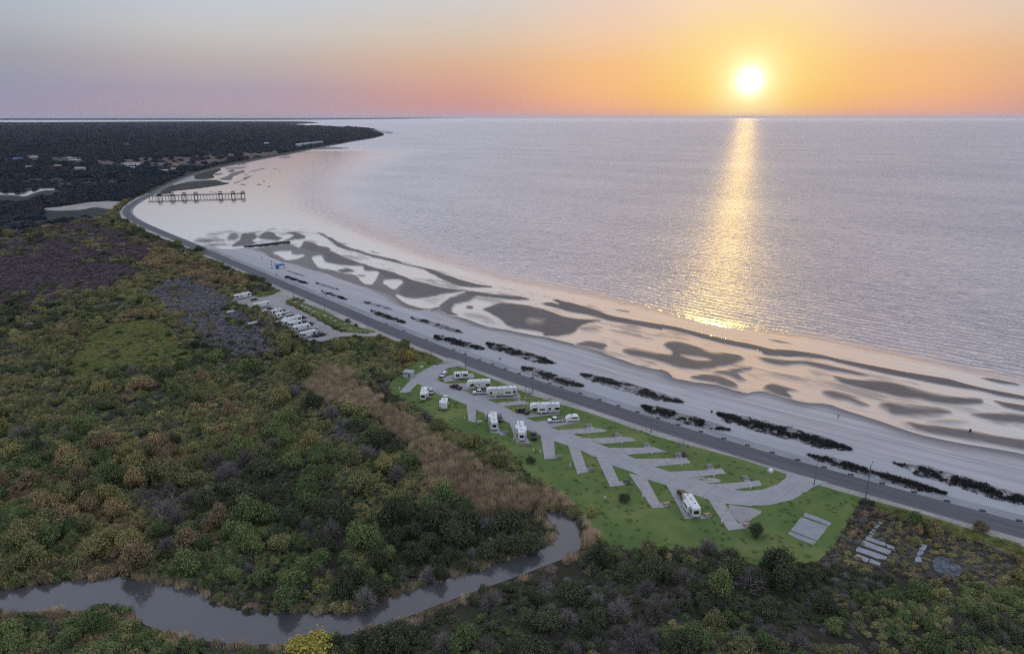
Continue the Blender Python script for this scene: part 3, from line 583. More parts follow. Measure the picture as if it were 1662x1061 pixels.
tag(pxsheet('grass_strip', VERGEG, .035, ROUGHGRASS, 1), 'rough grass strip below the road at right', kind='structure')
GRASS2 = ck([(770, 640), (900, 607), (1060, 610), (1160, 608), (1290, 650), (1400, 680), (1560, 738), (1625, 770), (1560, 800), (1480, 800), (1400, 730), (1250, 690), (1100, 650), (950, 650), (820, 660)])
tag(pxsheet('grass_bank', GRASS2, .035, ROUGHGRASS, 1), 'green bank between the scrub and the road', kind='structure')
LOT = ck([(120, 350), (330, 330), (480, 296), (505, 296), (575, 345), (520, 362), (560, 402), (700, 472), (870, 572), (945, 580), (1085, 588), (1140, 585), (1230, 610), (1180, 612), (1060, 604), (880, 609), (800, 634), (740, 650), (600, 620), (420, 480), (340, 420), (230, 412)])
tag(pxsheet('parking_lot', LOT, .045, GRAVEL, 1), 'pale gravel parking lot beside the road', kind='structure')
MEDIAN = ck([(510, 362), (560, 350), (640, 383), (780, 433), (860, 478), (960, 528), (1060, 558), (1135, 572), (1090, 584), (960, 579), (880, 557), (760, 502), (640, 432), (560, 387)])
tag(pxsheet('grass_median', MEDIAN, .07, LAWN, 2), 'long green grass island between lot and road', kind='structure')
GRASS3 = ck([(300, 330), (400, 300), (465, 285), (488, 298), (420, 328), (330, 345)])
tag(pxsheet('grass_corner', GRASS3, .06, LAWN, 1), 'small green grass corner at the lot entrance', kind='structure')
for q, lb in ((ck([(225, 395), (330, 365), (375, 360), (395, 368), (300, 395), (240, 412)]), 'pale empty parking strip nearest the first long trailer'), (ck([(180, 372), (290, 340), (330, 345), (240, 375), (200, 385)]), 'thin pale empty strip at the far end of the lot')):
    tag(pxsheet('parking_strip', q, .07, GRAVEL, 0), lb, kind='structure')

# ---- campground driveway, cut into its concrete slabs
def slabs(root, poly_w, dirs, z, mat, thick=.14, gap=.035, name='slab'):
    """poly_w: outline; dirs: [(origin, normal, spacing)] joint families"""
    bm = bmesh.new(); vs = [bm.verts.new((p[0], p[1], 0)) for p in poly_w]; bm.faces.new(vs); bm.normal_update()
    for org, nrm, sp_ in dirs:
        nrm = Vector((nrm[0], nrm[1], 0)).normalized(); org = Vector((org[0], org[1], 0))
        ts = [(v.co-org).dot(nrm) for v in bm.verts]; k = math.ceil(min(ts)/sp_)
        while k*sp_ < max(ts):
            bmesh.ops.bisect_plane(bm, geom=bm.verts[:]+bm.edges[:]+bm.faces[:], plane_co=org+nrm*(k*sp_), plane_no=nrm, dist=1e-3); k += 1
    bmesh.ops.split_edges(bm, edges=bm.edges[:])
    r = bmesh.ops.inset_individual(bm, faces=bm.faces[:], thickness=gap, use_even_offset=False)
    rim = set(r['faces']); keep = [f_ for f_ in bm.faces if f_ not in rim]
    for f_ in keep:
        if f_.calc_area() < .25: continue
        co = [v.co.copy() for v in f_.verts]
        if f_.normal.z < 0: co.reverse()
        n = len(co); dz_ = random.uniform(-.006, .006)
        V = [(p.x, p.y, z+dz_) for p in co]+[(p.x, p.y, z-thick) for p in co]
        meshobj(name, V, [tuple(range(n))]+[(i, i+n, (i+1) % n+n, (i+1) % n) for i in range(n)], mat, root)
    bm.free()
DRIVE = [(728, 580.5), (748, 586.5), (757, 593), (744, 594.5), (728, 597), (717, 604), (709, 617), (738, 628), (769, 640.6), (808, 655), (846, 675), (882, 690), (927, 704), (972, 720), (1015.5, 737.5), (1060, 757), (1088, 766), (1117, 774.5), (1151, 785), (1188, 794), (1208, 797.3), (1237, 794.5), (1262, 786), (1275, 776), (1276, 769), (1268, 763), (1300, 771.5), (1345, 783.5), (1331, 786), (1320.7, 790), (1308, 799), (1286, 811), (1250, 819.5), (1215, 821), (1176, 817), (1149, 810.5), (1115, 799.5), (1085, 788.5), (1052, 778.5), (1026, 766), (996, 756), (972, 745), (945, 732), (900, 716), (881, 708.5), (858, 699), (834, 689.5), (800, 676), (774, 666), (758, 657), (709, 639), (690, 629), (678, 622.5), (663, 637.5), (648, 637), (673, 609), (695, 597)]
dw = G(*np.array(DRIVE, float).T)
a_, b_ = g1((709, 628)), g1((1117, 786)); dirv = (b_-a_).normalized(); nrmv = Vector((-dirv.y, dirv.x, 0))
drv = tag(empty('driveway', (0, 0, 0)), 'pale concrete campground loop drive', kind='structure')
slabs(drv, dw, [(a_, dirv, 6.0), (a_+nrmv*.0, nrmv, 4.6)], .13, CONC)
PADS = [
 [(806, 653.5), (851, 651), (861, 655.5), (815, 659.5)], [(750, 641.5), (842, 638.5), (846, 645.5), (772, 649)], [(715, 624), (795, 620), (798, 629), (735, 635)], [(716, 611), (768, 606), (770, 613), (722, 620)],
 [(835, 672), (905, 666), (909, 672), (852, 678.5)], [(868, 684.5), (932, 679), (943, 685), (893, 694)],
 [(904, 698.2), (959, 694.8), (974, 695.5), (987, 699), (978.6, 701.5), (926, 705)], [(936, 710.5), (964, 711.5), (1012, 709.2), (1024, 710), (1034.5, 715.5), (980, 720.5)],
 [(985, 727), (1041, 726.5), (1061, 725.6), (1082.5, 733), (1016, 738.4)], [(1030, 745), (1095, 743.8), (1113.6, 742.8), (1121.7, 751.6), (1059, 757.5)],
 [(1082, 765.8), (1151.6, 762.5), (1171, 759.8), (1178.5, 768.8), (1116, 775.5)], [(1146, 786.5), (1210.4, 782), (1232.5, 779.6), (1237, 788), (1187, 795)],
 [(757, 655), (773, 663), (772, 686), (760, 683)], [(785, 668), (808, 676), (812, 704), (797, 702)], [(826, 684), (848, 692), (860, 719), (838, 719)],
 [(876, 700), (899, 708), (901, 738), (906, 744), (883.5, 745.4)], [(920, 718), (940, 725), (952, 759), (961, 765), (937, 769)], [(966, 738), (990, 748), (1005, 781), (1019, 782), (1016, 787.5), (990, 790)],
 [(1020, 768), (1048, 774), (1071, 816), (1086, 818.5), (1084.5, 823), (1058, 824.4)], [(1078, 781), (1098, 790), (1136, 842), (1112, 842)], [(1142, 800), (1170, 808), (1198, 849), (1216, 852.5), (1213, 857.5), (1182, 861)]]
PADL = ['with a picnic slab, far end of the road side row', 'under the long fifth wheel and white pickup', 'under the graphic striped fifth wheel', 'under the small trailer nearest the entrance', 'under the trailer with the dark pickup', 'under the white pickup and rounded camper',
        'empty, first right of the rounded camper', 'empty, second right of the rounded camper', 'empty, third right of the rounded camper', 'empty, beside the wooden pole frame', 'empty, next to last before the loop end', 'empty, last before the loop end',
        'empty, short, nearest the road curve on the scrub side', 'under the cream motorhome on the scrub side', 'under the flat roofed trailer on the scrub side', 'empty, first beyond the flat roofed trailer', 'empty, second beyond the flat roofed trailer', 'empty, third beyond the flat roofed trailer', 'empty, just before the white trailer and its orange load', 'under the white trailer with the orange load ahead', 'empty, last on the scrub side by the gravel patch']
for q, lb in zip(PADS, PADL):
    pw = G(*np.array(q, float).T); r = tag(empty('camp_pad', (0, 0, 0)), 'concrete camp pad '+lb, kind='structure')
    L0 = Vector(pw[0]); L1 = Vector(pw[len(q)//2]); e1 = max(((Vector(pw[(i+1) % len(q)])-Vector(pw[i])) for i in range(len(q))), key=lambda v: v.length)
    slabs(r, pw, [(L0, e1, 5.0)], .155, PADC, gap=.05)
STUBS = [(955, 692.5), (1001.5, 708), (1048.5, 724), (1099.5, 741), (1151, 759), (1209.5, 777.5), (838, 650)]
for i, p_ in enumerate(STUBS):
    q = [(p_[0]-5.5, p_[1]-4), (p_[0]+4.5, p_[1]-4.5), (p_[0]+9.5, p_[1]+3), (p_[0]-1.5, p_[1]+3.6)]
    tag(pxsheet('picnic_slab', q, .14, CONC, 0), 'small concrete slab holding picnic table number of the road side row, '+['first', 'second', 'third', 'fourth', 'fifth', 'sixth', 'beside the far end pad'][i]+' from the rounded camper' if i < 6 else 'small concrete picnic slab at the far end pad', kind='structure')
tag(pxsheet('gravel_patch', [(1177, 817), (1200, 821), (1222, 824), (1240, 830), (1222, 840), (1212, 849), (1199, 849)], .06, GRAVEL, 1), 'grey gravel patch beside the last pad', kind='structure')
tag(pxsheet('gravel_patch', [(1116, 775), (1140, 773), (1172, 777), (1166, 784), (1140, 783)], .06, SANDY, 1), 'worn bare patch between the loop end pads', kind='structure')
def slabset(name, polys, mat, label, z=.12):
    r = tag(empty(name, (0, 0, 0)), label, kind='structure')
    for q in polys:
        pw = G(*np.array(q, float).T); n = len(pw); zz = z+random.uniform(-.03, .03); base = sheet('slab', [(x, y, zz) for x, y, _ in pw], mat, r)
        me = base.data; V = [tuple(v.co) for v in me.vertices]; F = [tuple(f_.vertices) for f_ in me.polygons]
        V += [(x, y, -.1) for x, y, _ in V[:n]]; F += [(i, i+n, (i+1) % n+n, (i+1) % n) for i in range(n)]
        me.clear_geometry(); me.from_pydata(V, [], F); me.update()
    return r
slabset('court_slab', [cr(q) for q in ([(228, 154), (340, 195), (440, 238), (417, 260), (320, 222), (214, 184)], [(196, 192), (300, 228), (413, 266), (326, 376), (220, 335), (114, 296)], [(107, 304), (210, 343), (319, 383), (298, 413), (190, 372), (92, 326)])], OLDCONC, 'square concrete court of three slabs on the lawn')
slabset('ruined_slab', [cr(q) for q in ([(715, 340), (790, 368), (865, 393), (868, 420), (790, 398), (703, 368)], [(872, 403), (940, 430), (935, 447), (880, 432)], [(693, 376), (800, 418), (912, 457), (905, 478), (880, 486), (780, 448), (665, 410), (672, 390)], [(652, 427), (770, 467), (880, 506), (870, 528), (800, 520), (715, 487), (630, 460), (634, 440)], [(642, 483), (737, 521), (720, 550), (660, 530), (610, 505)], [(745, 520), (830, 556), (815, 580), (735, 548)])], OLDCONC, 'ruined foundation of four long slabs in the brush')
slabset('ruined_slab', [cr(q) for q in ([(1150, 398), (1202, 413), (1175, 458), (1130, 450)], [(1128, 455), (1172, 465), (1152, 500), (1108, 495)], [(1105, 500), (1150, 505), (1152, 548), (1098, 545)], [(1080, 640), (1110, 640), (1100, 680), (1072, 675)])], OLDCONC, 'narrow broken slab right of the four slab ruin')
slabset('ruined_slab', [cr([(1238, 540), (1255, 512), (1290, 500), (1340, 515), (1400, 555), (1460, 580), (1510, 605), (1485, 645), (1410, 668), (1330, 645), (1250, 615)])], MUDSLAB, 'dark puddled slab farthest right in the brush')
rub = tag(empty('rubble', tuple(g1(cr([(770, 300)])[0]))), 'line of pale broken concrete lumps behind the ruined slabs', 'rubble')
for q in [(825, 240), (806, 262), (790, 272), (770, 298), (752, 318), (768, 330), (745, 345)]:
    p_ = g1(cr([q])[0]); mb = MB(); mb.box(-.55, .55, -.4, .4, 0, .35, .12, .1); o = mb.build('lump', OLDCONC, rub); o.location = p_-rub.location; o.rotation_euler[2] = random.random()*3

# ================================================================== VEGETATION
def quads_mesh(name, C, A, B, mat, tri=False):
    """many small leaf faces: centre C, half axes A and B"""
    n = len(C)
    if tri: V = np.stack([C-A, C+A, C+B], 1); k = 3
    else: V = np.stack([C-A-B*.6, C+A-B, C+A*.7+B, C-A*1.1+B*.8], 1); k = 4
    me = bpy.data.meshes.new(name); me.vertices.add(n*k); me.vertices.foreach_set('co', V.astype(np.float32).ravel())
    me.loops.add(n*k); me.loops.foreach_set('vertex_index', np.arange(n*k, dtype=np.int32)); me.polygons.add(n)
    me.polygons.foreach_set('loop_start', np.arange(0, n*k, k, dtype=np.int32)); me.update(calc_edges=True); me.materials.append(mat); return me
def unit(v): return v/np.maximum(np.linalg.norm(v, axis=-1, keepdims=True), 1e-9)
def crown_mesh(name, mat, seed, nlobe=11, nleaf=900, leaf=.12, flat=.8, base=.25, spread=.80):
    r = np.random.default_rng(seed); c_ = []
    for i in range(nlobe):
        th = r.uniform(0, 2*math.pi); u = r.uniform(.0, 1)**.6*spread; z = base+(1-u*u)*flat*r.uniform(.55, .95)
        c_.append((u*math.cos(th), u*math.sin(th), z*r.uniform(.6, 1.1), r.uniform(.17, .42)))
    c_.append((0, 0, base+flat*.3, .5)); c_ = np.array(c_)
    k = r.choice(len(c_), nleaf, p=c_[:, 3]**2/(c_[:, 3]**2).sum()); d = unit(r.normal(size=(nleaf, 3))+[0, 0, .35])
    rad = c_[k, 3][:, None]*(1+r.normal(size=(nleaf, 1))*.27); C = c_[k, :3]+d*rad*[1, 1, .85]
    C[:, 2] = np.maximum(C[:, 2], .04+r.uniform(0, .1, nleaf))
    nrm = unit(d+[0, 0, .55]+r.normal(size=(nleaf, 3))*.5); a = unit(np.cross(nrm, r.normal(size=(nleaf, 3)))); b = np.cross(nrm, a)
    s = leaf*r.uniform(.55, 1.35, (nleaf, 1)); return quads_mesh(name, C, a*s*.62, b*s*.5, mat)
def twig_mesh(name, mat, seed, n=420, wdt=.022, flat=.9):
    r = np.random.default_rng(seed); d = unit(r.normal(size=(n, 3))*[1, 1, .7]+[0, 0, .75]); d[:, 2] = np.abs(d[:, 2])
    st = d*r.uniform(.15, .75, (n, 1))*[1, 1, flat]; L = r.uniform(.18, .5, (n, 1)); dd = unit(d+r.normal(size=(n, 3))*.45)
    a = unit(np.cross(dd, r.normal(size=(n, 3))))*wdt*r.uniform(.7, 1.6, (n, 1)); return quads_mesh(name, st, a, dd*L, mat, True)
def blade_mesh(name, mat, seed, n=160, h=1.0, wdt=.03, lean=.25, rad=1.0):
    r = np.random.default_rng(seed); th = r.uniform(0, 6.283, n); q = rad*np.sqrt(r.uniform(0, 1, n)); st = np.stack([q*np.cos(th), q*np.sin(th), np.zeros(n)], -1)
    d = np.stack([r.normal(0, lean, n), r.normal(0, lean, n), np.ones(n)], -1)*h*r.uniform(.55, 1.1, (n, 1)); t2 = r.uniform(0, 6.283, n)
    a = np.stack([np.cos(t2), np.sin(t2), np.zeros(n)], -1)*wdt*r.uniform(.7, 1.5, (n, 1)); return quads_mesh(name, st, a, d, mat, True)
PROTO = bpy.data.collections.new('planting_stock')     # not linked to the scene: only instanced by the masses below
def stock(coln, meshes):
    cc_ = bpy.data.collections.new(coln)
    for i, me in enumerate(meshes):
        o = bpy.data.objects.new('%s_%03d' % (coln, i), me); cc_.objects.link(o)
    return cc_
def scatter(name, coln, meshes, P, idx, S, label, rotz=None, tilt=.12):
    n = len(P); me = bpy.data.meshes.new(name); me.vertices.add(n); me.vertices.foreach_set('co', np.asarray(P, np.float32).ravel())
    R = np.stack([RNG.normal(0, tilt, n), RNG.normal(0, tilt, n), RNG.uniform(0, 6.283, n) if rotz is None else rotz], -1)
    a = me.attributes.new('pick', 'INT', 'POINT'); a.data.foreach_set('value', np.asarray(idx, np.int32))
    a = me.attributes.new('turn', 'FLOAT_VECTOR', 'POINT'); a.data.foreach_set('vector', R.astype(np.float32).ravel())
    a = me.attributes.new('size', 'FLOAT_VECTOR', 'POINT'); a.data.foreach_set('vector', np.asarray(S, np.float32).ravel())
    o = bpy.data.objects.new(name, me); COL.objects.link(o)
    ng = bpy.data.node_groups.new(name, 'GeometryNodeTree')
    ng.interface.new_socket('Geometry', in_out='INPUT', socket_type='NodeSocketGeometry'); ng.interface.new_socket('Geometry', in_out='OUTPUT', socket_type='NodeSocketGeometry')
    N = ng.nodes; L = ng.links; gi = N.new('NodeGroupInput'); go = N.new('NodeGroupOutput'); iop = N.new('GeometryNodeInstanceOnPoints'); ci = N.new('GeometryNodeCollectionInfo')
    ci.inputs['Collection'].default_value = stock(coln, meshes); ci.inputs['Separate Children'].default_value = True; ci.inputs['Reset Children'].default_value = True
    def na(dt, nm):
        x = N.new('GeometryNodeInputNamedAttribute'); x.data_type = dt; x.inputs['Name'].default_value = nm; return x.outputs['Attribute']
    e2r = N.new('FunctionNodeEulerToRotation'); L.new(na('FLOAT_VECTOR', 'turn'), e2r.inputs[0])
    L.new(gi.outputs[0], iop.inputs['Points']); L.new(ci.outputs[0], iop.inputs['Instance']); iop.inputs['Pick Instance'].default_value = True
    L.new(na('INT', 'pick'), iop.inputs['Instance Index']); L.new(e2r.outputs[0], iop.inputs['Rotation']); L.new(na('FLOAT_VECTOR', 'size'), iop.inputs['Scale']); L.new(iop.outputs[0], go.inputs[0])
    md = o.modifiers.new('scatter', 'NODES'); md.node_group = ng
    return tag(o, label, kind='stuff')

# zones
REEDZ = chaikin([(496, 618), (520, 598), (570, 606), (612, 638), (645, 668), (692, 700), (742, 728), (792, 764), (850, 790), (900, 798), (945, 812), (968, 840), (974, 872), (955, 900), (950, 868), (942, 846), (925, 830), (885, 823), (840, 838), (780, 832), (722, 806), (682, 765), (642, 715), (602, 680), (550, 652), (505, 640)])
MARSHZ = chaikin([(-400, 352), (60, 348), (180, 366), (240, 400), (262, 425), (230, 446), (150, 470), (90, 505), (-400, 540)])
LILACZ = chaikin([(228, 486), (262, 462), (330, 458), (378, 492), (430, 520), (448, 548), (440, 572), (400, 580), (345, 572), (298, 535), (262, 508)])
BROWNZ = chaikin([(190, 380), (250, 392), (330, 430), (420, 462), (360, 478), (300, 455), (240, 440)])
RUINZ = [(1385, 815), (1470, 840), (1662, 900), (1662, 950), (1500, 955), (1330, 915)]
CRK = chaikin(CREEKPX, 1); EXC = [chaikin(q, 1) for q in (LAWNPX, LOT, MEDIAN, GRASS3, FIELD, FARCREEK)]+[chaikin(q, 1) for q in PONDS+[POND0]]
SLABX = [np.array(cr(q)) for q in ([(600, 505), (715, 330), (945, 425), (905, 490), (820, 590)], [(1090, 560), (1140, 390), (1210, 405), (1150, 560)], [(1230, 540), (1290, 490), (1500, 590), (1490, 665), (1400, 680), (1240, 620)], [(735, 345), (760, 270), (820, 230), (840, 250), (780, 345)])]
def ingr(q, grow):
    q = np.asarray(q, float); return q
def ragged(P, p, amp=26, sc_=22):
    k = np.clip((p[:, 1:2]-190)/400, .1, 1.2); return p+np.stack([vnoise(P, sc_, 71)+.5*vnoise(P, sc_/3, 73)-.75, (vnoise(P, sc_, 72)+.5*vnoise(P, sc_/3, 74)-.75)*.6], -1)*amp*2*k
def in_any(p, polys):
    r = np.zeros(len(p), bool)
    for q in polys: r |= inside(p, q)
    return r
def grid_pts(r0, r1, sp_, mx=320):
    xs = np.arange(-r1, r1, sp_); ys = np.arange(20, r1, sp_); gx, gy = np.meshgrid(xs, ys); P = np.stack([gx, gy], -1).reshape(-1, 2)
    P = P+RNG.uniform(-.5, .5, P.shape)*sp_; r = np.hypot(P[:, 0], P[:, 1]); P = P[(r >= r0) & (r < r1)]
    p = PX(np.c_[P, np.zeros(len(P))]); k = (p[:, 0] > -mx) & (p[:, 0] < 1662+mx) & (p[:, 1] < 1061+700) & (p[:, 1] > 190)
    return P[k], p[k]
def land_ok(P, p, clear=10.0, edge_=0.0):
    s, d = to_frame(P); ok = (d < -clear-np.where((s > S_BEND), 3, 0)) & ~in_any(p, EXC+SLABX) & ~inside(p, CRK) & ~((inside(p-[0, 5], CRK) | inside(p-[0, 11], CRK)) & (vnoise(P, 5, 55)*.6+.4*RNG.uniform(size=len(P)) > .36))
    ok &= ~((inside(ragged(P, p, 11), chaikin(CLEARING, 1))) & (RNG.uniform(size=len(p)) > .05))
    ok &= ~(inside(p, np.array(GRASS2)) & (RNG.uniform(size=len(p)) > .28)) & ~(inside(p, np.array(VERGEG)) & (RNG.uniform(size=len(p)) > .05))
    return ok
def kind_of(P, p):
    n = np.clip((.42*vnoise(P, 40, 1)+.33*vnoise(P, 11, 2)+.25*RNG.uniform(size=len(P))-.5)*1.9+.5, 0, 1)
    n2 = np.clip((.45*vnoise(P, 30, 8)+.30*vnoise(P, 8, 6)+.25*RNG.uniform(size=len(P))-.5)*1.9+.5, 0, 1)
    up = np.clip((p[:, 1]-560)/420, 0, 1); right = ((p[:, 0] > 1330) & (p[:, 1] > 860)).astype(float)
    n = n+.14*right+.02*(1-up)
    k = np.select([n < .31, n < .42, n < .62, n < .88], [0, 3, 4, 1], 2)
    k = np.where((k == 4) & (n2 > .30+.55*up), 1, k); k = np.where((k == 1) & (n2 < .28*up+.06), 4, k); k = np.where((k == 0) & (n2 > .68), 3, k)
    return k
SHRUBS = []; KSTART = []
for k in range(5):
    KSTART.append(len(SHRUBS))
    for v in range(3):
        SHRUBS.append(twig_mesh('twigs', LEAF[3], 300+v, 620, .016) if k == 3 else crown_mesh('shrub', LEAF[k], 50*k+v, 8+3*v, 1000, .105, .75+.15*v, .1))
KS = np.array(KSTART)
# -- trees and bushes one can tell apart: things
TREES = [[crown_mesh('crown', LEAF[k], 500+50*k+v, 11+3*v, 2800, .07, .85, .35) if k != 3 else twig_mesh('crown', LEAF[3], 600+v, 1300, .012, 1.15) for v in range(3)] for k in range(5)]
TREES.append([crown_mesh('crown', YELLEAF, 780+v, 14, 2800, .07, .85, .3) for v in range(3)])
def trunk_mesh(seed):
    r = random.Random(seed); mb = MB(); mb.cyl((0, 0, -.1), (r.uniform(-.05, .05), r.uniform(-.05, .05), .5), .07, .05, 6)
    for i in range(4):
        a = i*1.57+r.random(); mb.cyl((0, 0, .3+.05*i), (.45*math.cos(a), .45*math.sin(a), .75+.1*r.random()), .035, .012, 5)
    me = bpy.data.meshes.new('trunk'); me.from_pydata(mb.V, [], mb.F); me.materials.append(BARK); return me
TRUNKS = [trunk_mesh(i) for i in range(4)]
def place_tree(loc, rad_, h, kind, var, label, group=None, cat='tree', name='tree', rz=None):
    r = empty(name, loc, random.uniform(0, 6.28) if rz is None else rz); r.scale = (rad_*random.uniform(.8, 1.25), rad_*random.uniform(.8, 1.25), h)
    for nm, me in (('crown', TREES[kind][var % 3]), ('trunk', TRUNKS[var % 4])):
        o = bpy.data.objects.new(nm, me); COL.objects.link(o); o.parent = r
    return tag(r, label, cat, group)
P, p = grid_pts(100, 420, 6.2, 20); ok = land_ok(P, p, 12) & ~inside(p-[0, 18], CRK) & ~inside(p-[0, 26], CRK) & ~in_any(p, [REEDZ, MARSHZ, LILACZ]) & (p[:, 1] < 1075) & (p[:, 1] > 470)
ok &= (vnoise(P, 24, 12)*.6+RNG.uniform(size=len(P))*.4 > .42) & ~inside(p, np.array(RUINZ))
P, p = P[ok], p[ok]; kd = kind_of(P, p); dist = np.hypot(P[:, 0], P[:, 1]); R_ = RNG.uniform(1.7, 3.5, len(P))*(1+.25*(vnoise(P, 30, 4) > .6))
o_ = np.argsort(-R_/np.hypot(dist, CAM_H))[:285]
KNAME = ['dense dark evergreen', 'olive yellow leaved', 'rusty ochre leaved', 'bare grey twiggy', 'fresh green leaved']
def zone_name(q):
    x, y = q
    low = segdist(np.array([q]), np.array([(-60, 975), (300, 1000), (500, 1015), (700, 965), (900, 895), (946, 860)]))[0]
    ybank = np.interp(x, [-60, 200, 300, 430, 560, 700, 850, 946], [975, 960, 990, 1020, 1012, 962, 912, 860])
    if x > 950 and y > 800: return 'in the scrub below the campground lawn'
    if y > ybank and x < 560: return 'on the near bank below the creek at left'
    if y > ybank: return 'on the near bank below the creek near its bend'
    if x > 400 and y > 700: return 'in the thicket held by the creek bend'
    if x <= 400 and y > 700: return 'in the left thicket above the creek'
    if y > 560 and x < 500: return 'in the upper thicket around the grassy clearing'
    return 'in the scrub behind the parking lot'
MARKS = [((366, 606), 'by the wide bleached dead tree'), ((219, 648), 'by the curved bleached trunk'), ((120, 620), 'left of the grassy clearing'), ((250, 620), 'below the grassy clearing'), ((263, 850), 'by the pale snapped trunk'), ((360, 730), 'by the forked grey dead tree'), ((40, 700), 'at the left frame edge above the creek'),
         ((60, 860), 'in the far left thicket'), ((60, 940), 'on the upper bank where the creek enters'), ((180, 740), 'in the middle of the left thicket'), ((330, 955), 'by the notch in the upper creek bank'), ((540, 980), 'on the upper bank of the widest creek reach'), ((740, 915), 'on the upper bank of the straight reach'), ((870, 860), 'inside the tip of the creek bend'),
         ((470, 880), 'in the middle of the creek loop'), ((620, 860), 'in the right half of the creek loop'), ((540, 740), 'in the thicket left of the reeds'), ((660, 790), 'below the middle of the reeds'), ((450, 660), 'left of the top of the reeds'), ((560, 580), 'behind the top of the reeds'), ((420, 790), 'in the thicket above the creek loop'),
         ((90, 1020), 'on the near bank at far left'), ((230, 1040), 'on the near bank at the left notch'), ((420, 1060), 'on the near bank at the bottom edge'), ((620, 1040), 'on the near bank below the straight reach'), ((800, 980), 'on the near bank below the bend'), ((800, 1050), 'at the bottom edge under the bend'), ((960, 960), 'below the outer bend of the creek'), ((1000, 1050), 'at the bottom edge right of centre'),
         ((1100, 930), 'below the bottom edge of the lawn'), ((1180, 1010), 'in the scrub well below the lawn'), ((1310, 940), 'below the concrete court'), ((1350, 1030), 'at the bottom edge by the white branch'), ((1450, 960), 'below the ruined slabs'), ((1560, 970), 'below the puddled slab'), ((1520, 1040), 'near the lower right corner'), ((1640, 1020), 'in the lower right corner'), ((640, 640), 'between reeds and the first camp pads'), ((760, 700), 'along the lawn edge by the beige roofed motorhome'), ((610, 560), 'on the bank behind the block hut'), ((420, 570), 'below the grey scrub'), ((20, 600), 'at the left edge by the marsh')]
MK = np.array([q for q, _ in MARKS], float); bags = {}
for i in o_:
    k = int(kd[i]); small = R_[i] < 2.2; j = int(((p[i]-MK)**2).sum(1).argmin()); bags.setdefault((k, small, j), []).append(i)
ORD = ['leftmost', 'second from left', 'third from left', 'fourth from left', 'fifth from left', 'sixth from left', 'seventh from left', 'eighth from left', 'ninth from left', 'tenth from left', 'eleventh from left', 'twelfth from left', 'thirteenth from left', 'fourteenth from left']
for (k, small, j), mem in bags.items():
    mem.sort(key=lambda i: p[i][0]); wd = 'bush' if small else 'tree'; pl = 'bushes' if small else 'trees'
    for q, i in enumerate(mem):
        base = '%s %s %s' % (KNAME[k], wd, MARKS[j][1])
        lb = base if len(mem) == 1 else '%s %s %s' % (ORD[min(q, 13)], KNAME[k], base[len(KNAME[k])+1:])
        place_tree((P[i, 0], P[i, 1], 0), R_[i], R_[i]*random.uniform(1.1, 1.75), k, i, lb, '%s %s %s' % (KNAME[k], pl, MARKS[j][1]), wd, wd)
TREEP = P[o_]; TREER = R_[o_]
# -- named single plants
for px_, rad_, h, k, lb, nm in [((657, 588), 4.8, 4.8, 5, 'round yellow green bush beside the small block hut', 'bush'), ((462, 556), 4.6, 4.2, 1, 'large round olive bush just below the parked trailers', 'bush'), ((506, 1066), 4.6, 4.4, 5, 'bright yellow bush at the foot of the near creek bank', 'bush'),
    ((487, 575), 3.6, 3.4, 1, 'second olive bush right below the trailers', 'bush'), ((1014, 814), 1.7, 2.2, 0, 'small dark spiky bush alone on the lawn', 'bush'), ((1228, 870), 2.2, 2.8, 0, 'small dark tree on the lawn by the last camp pad', 'tree'), ((861, 752), 1.6, 1.8, 0, 'small dark bush at the lawn edge by the flat roofed trailer', 'bush'),
    ((1480, 852), 2.3, 3.6, 4, 'pale green bushy palm among the brush right of the ruins', 'bush'), ((322, 411), 4.5, 4.8, 0, 'dark tree beside the shore road near the parked white car', 'tree'), ((1110, 739), 1.5, 1.9, 3, 'bare twiggy bush tangled in the wooden pole frame', 'bush'),
    ((1590, 862), 2.4, 2.2, 2, 'ochre bush on the grass strip below the road', 'bush'), ((960, 835), 2.0, 2.0, 1, 'olive bush at the lawn corner above the creek bend', 'bush')]:
    place_tree(tuple(g1(px_)), rad_, h, k, int(rad_*10), lb, None, nm, nm)
def snag(px_, h, label, seed):
    h *= .75
    r = random.Random(seed); root = tag(empty('dead_tree', tuple(g1(px_))), label, 'dead tree'); mb = MB(); lx, ly = r.uniform(-.3, .3), r.uniform(-.2, .2)
    mb.cyl((0, 0, 0), (lx, ly, h*.6), .15, .09, 6); mb.build('trunk', SNAG, root)
    for i in range(5):
        a = r.uniform(0, 6.28); z0 = h*r.uniform(.3, .6); L = h*r.uniform(.35, .6); q = (lx+L*math.cos(a)*.7, ly+L*math.sin(a)*.7, z0+L*.75)
        b = MB(); b.cyl((lx*.8, ly*.8, z0), q, .07, .03, 5); b.cyl(q, (q[0]+.8*math.cos(a+.7), q[1]+.8*math.sin(a+.7), q[2]+.7), .05, .02, 4); b.build('branch', SNAG, root)
for i, (px_, h, lb) in enumerate([((366, 606), 8, 'bleached dead tree with wide bare branches above the reed bed'), ((219, 648), 7, 'curved bleached dead trunk below the clearing'), ((208, 540), 5, 'small pale dead tree inside the grassy clearing'), ((263, 850), 5.5, 'pale snapped dead trunk in the left thicket'), ((282, 815), 4.5, 'short pale dead branch above the snapped trunk'), ((360, 730), 7.5, 'forked grey dead tree in the thicket'), ((1348, 992), 3.5, 'small white dead branch in the scrub at lower right'), ((254, 530), 6, 'thin pale dead stem at the clearing edge')]): snag(px_, h, lb, i)
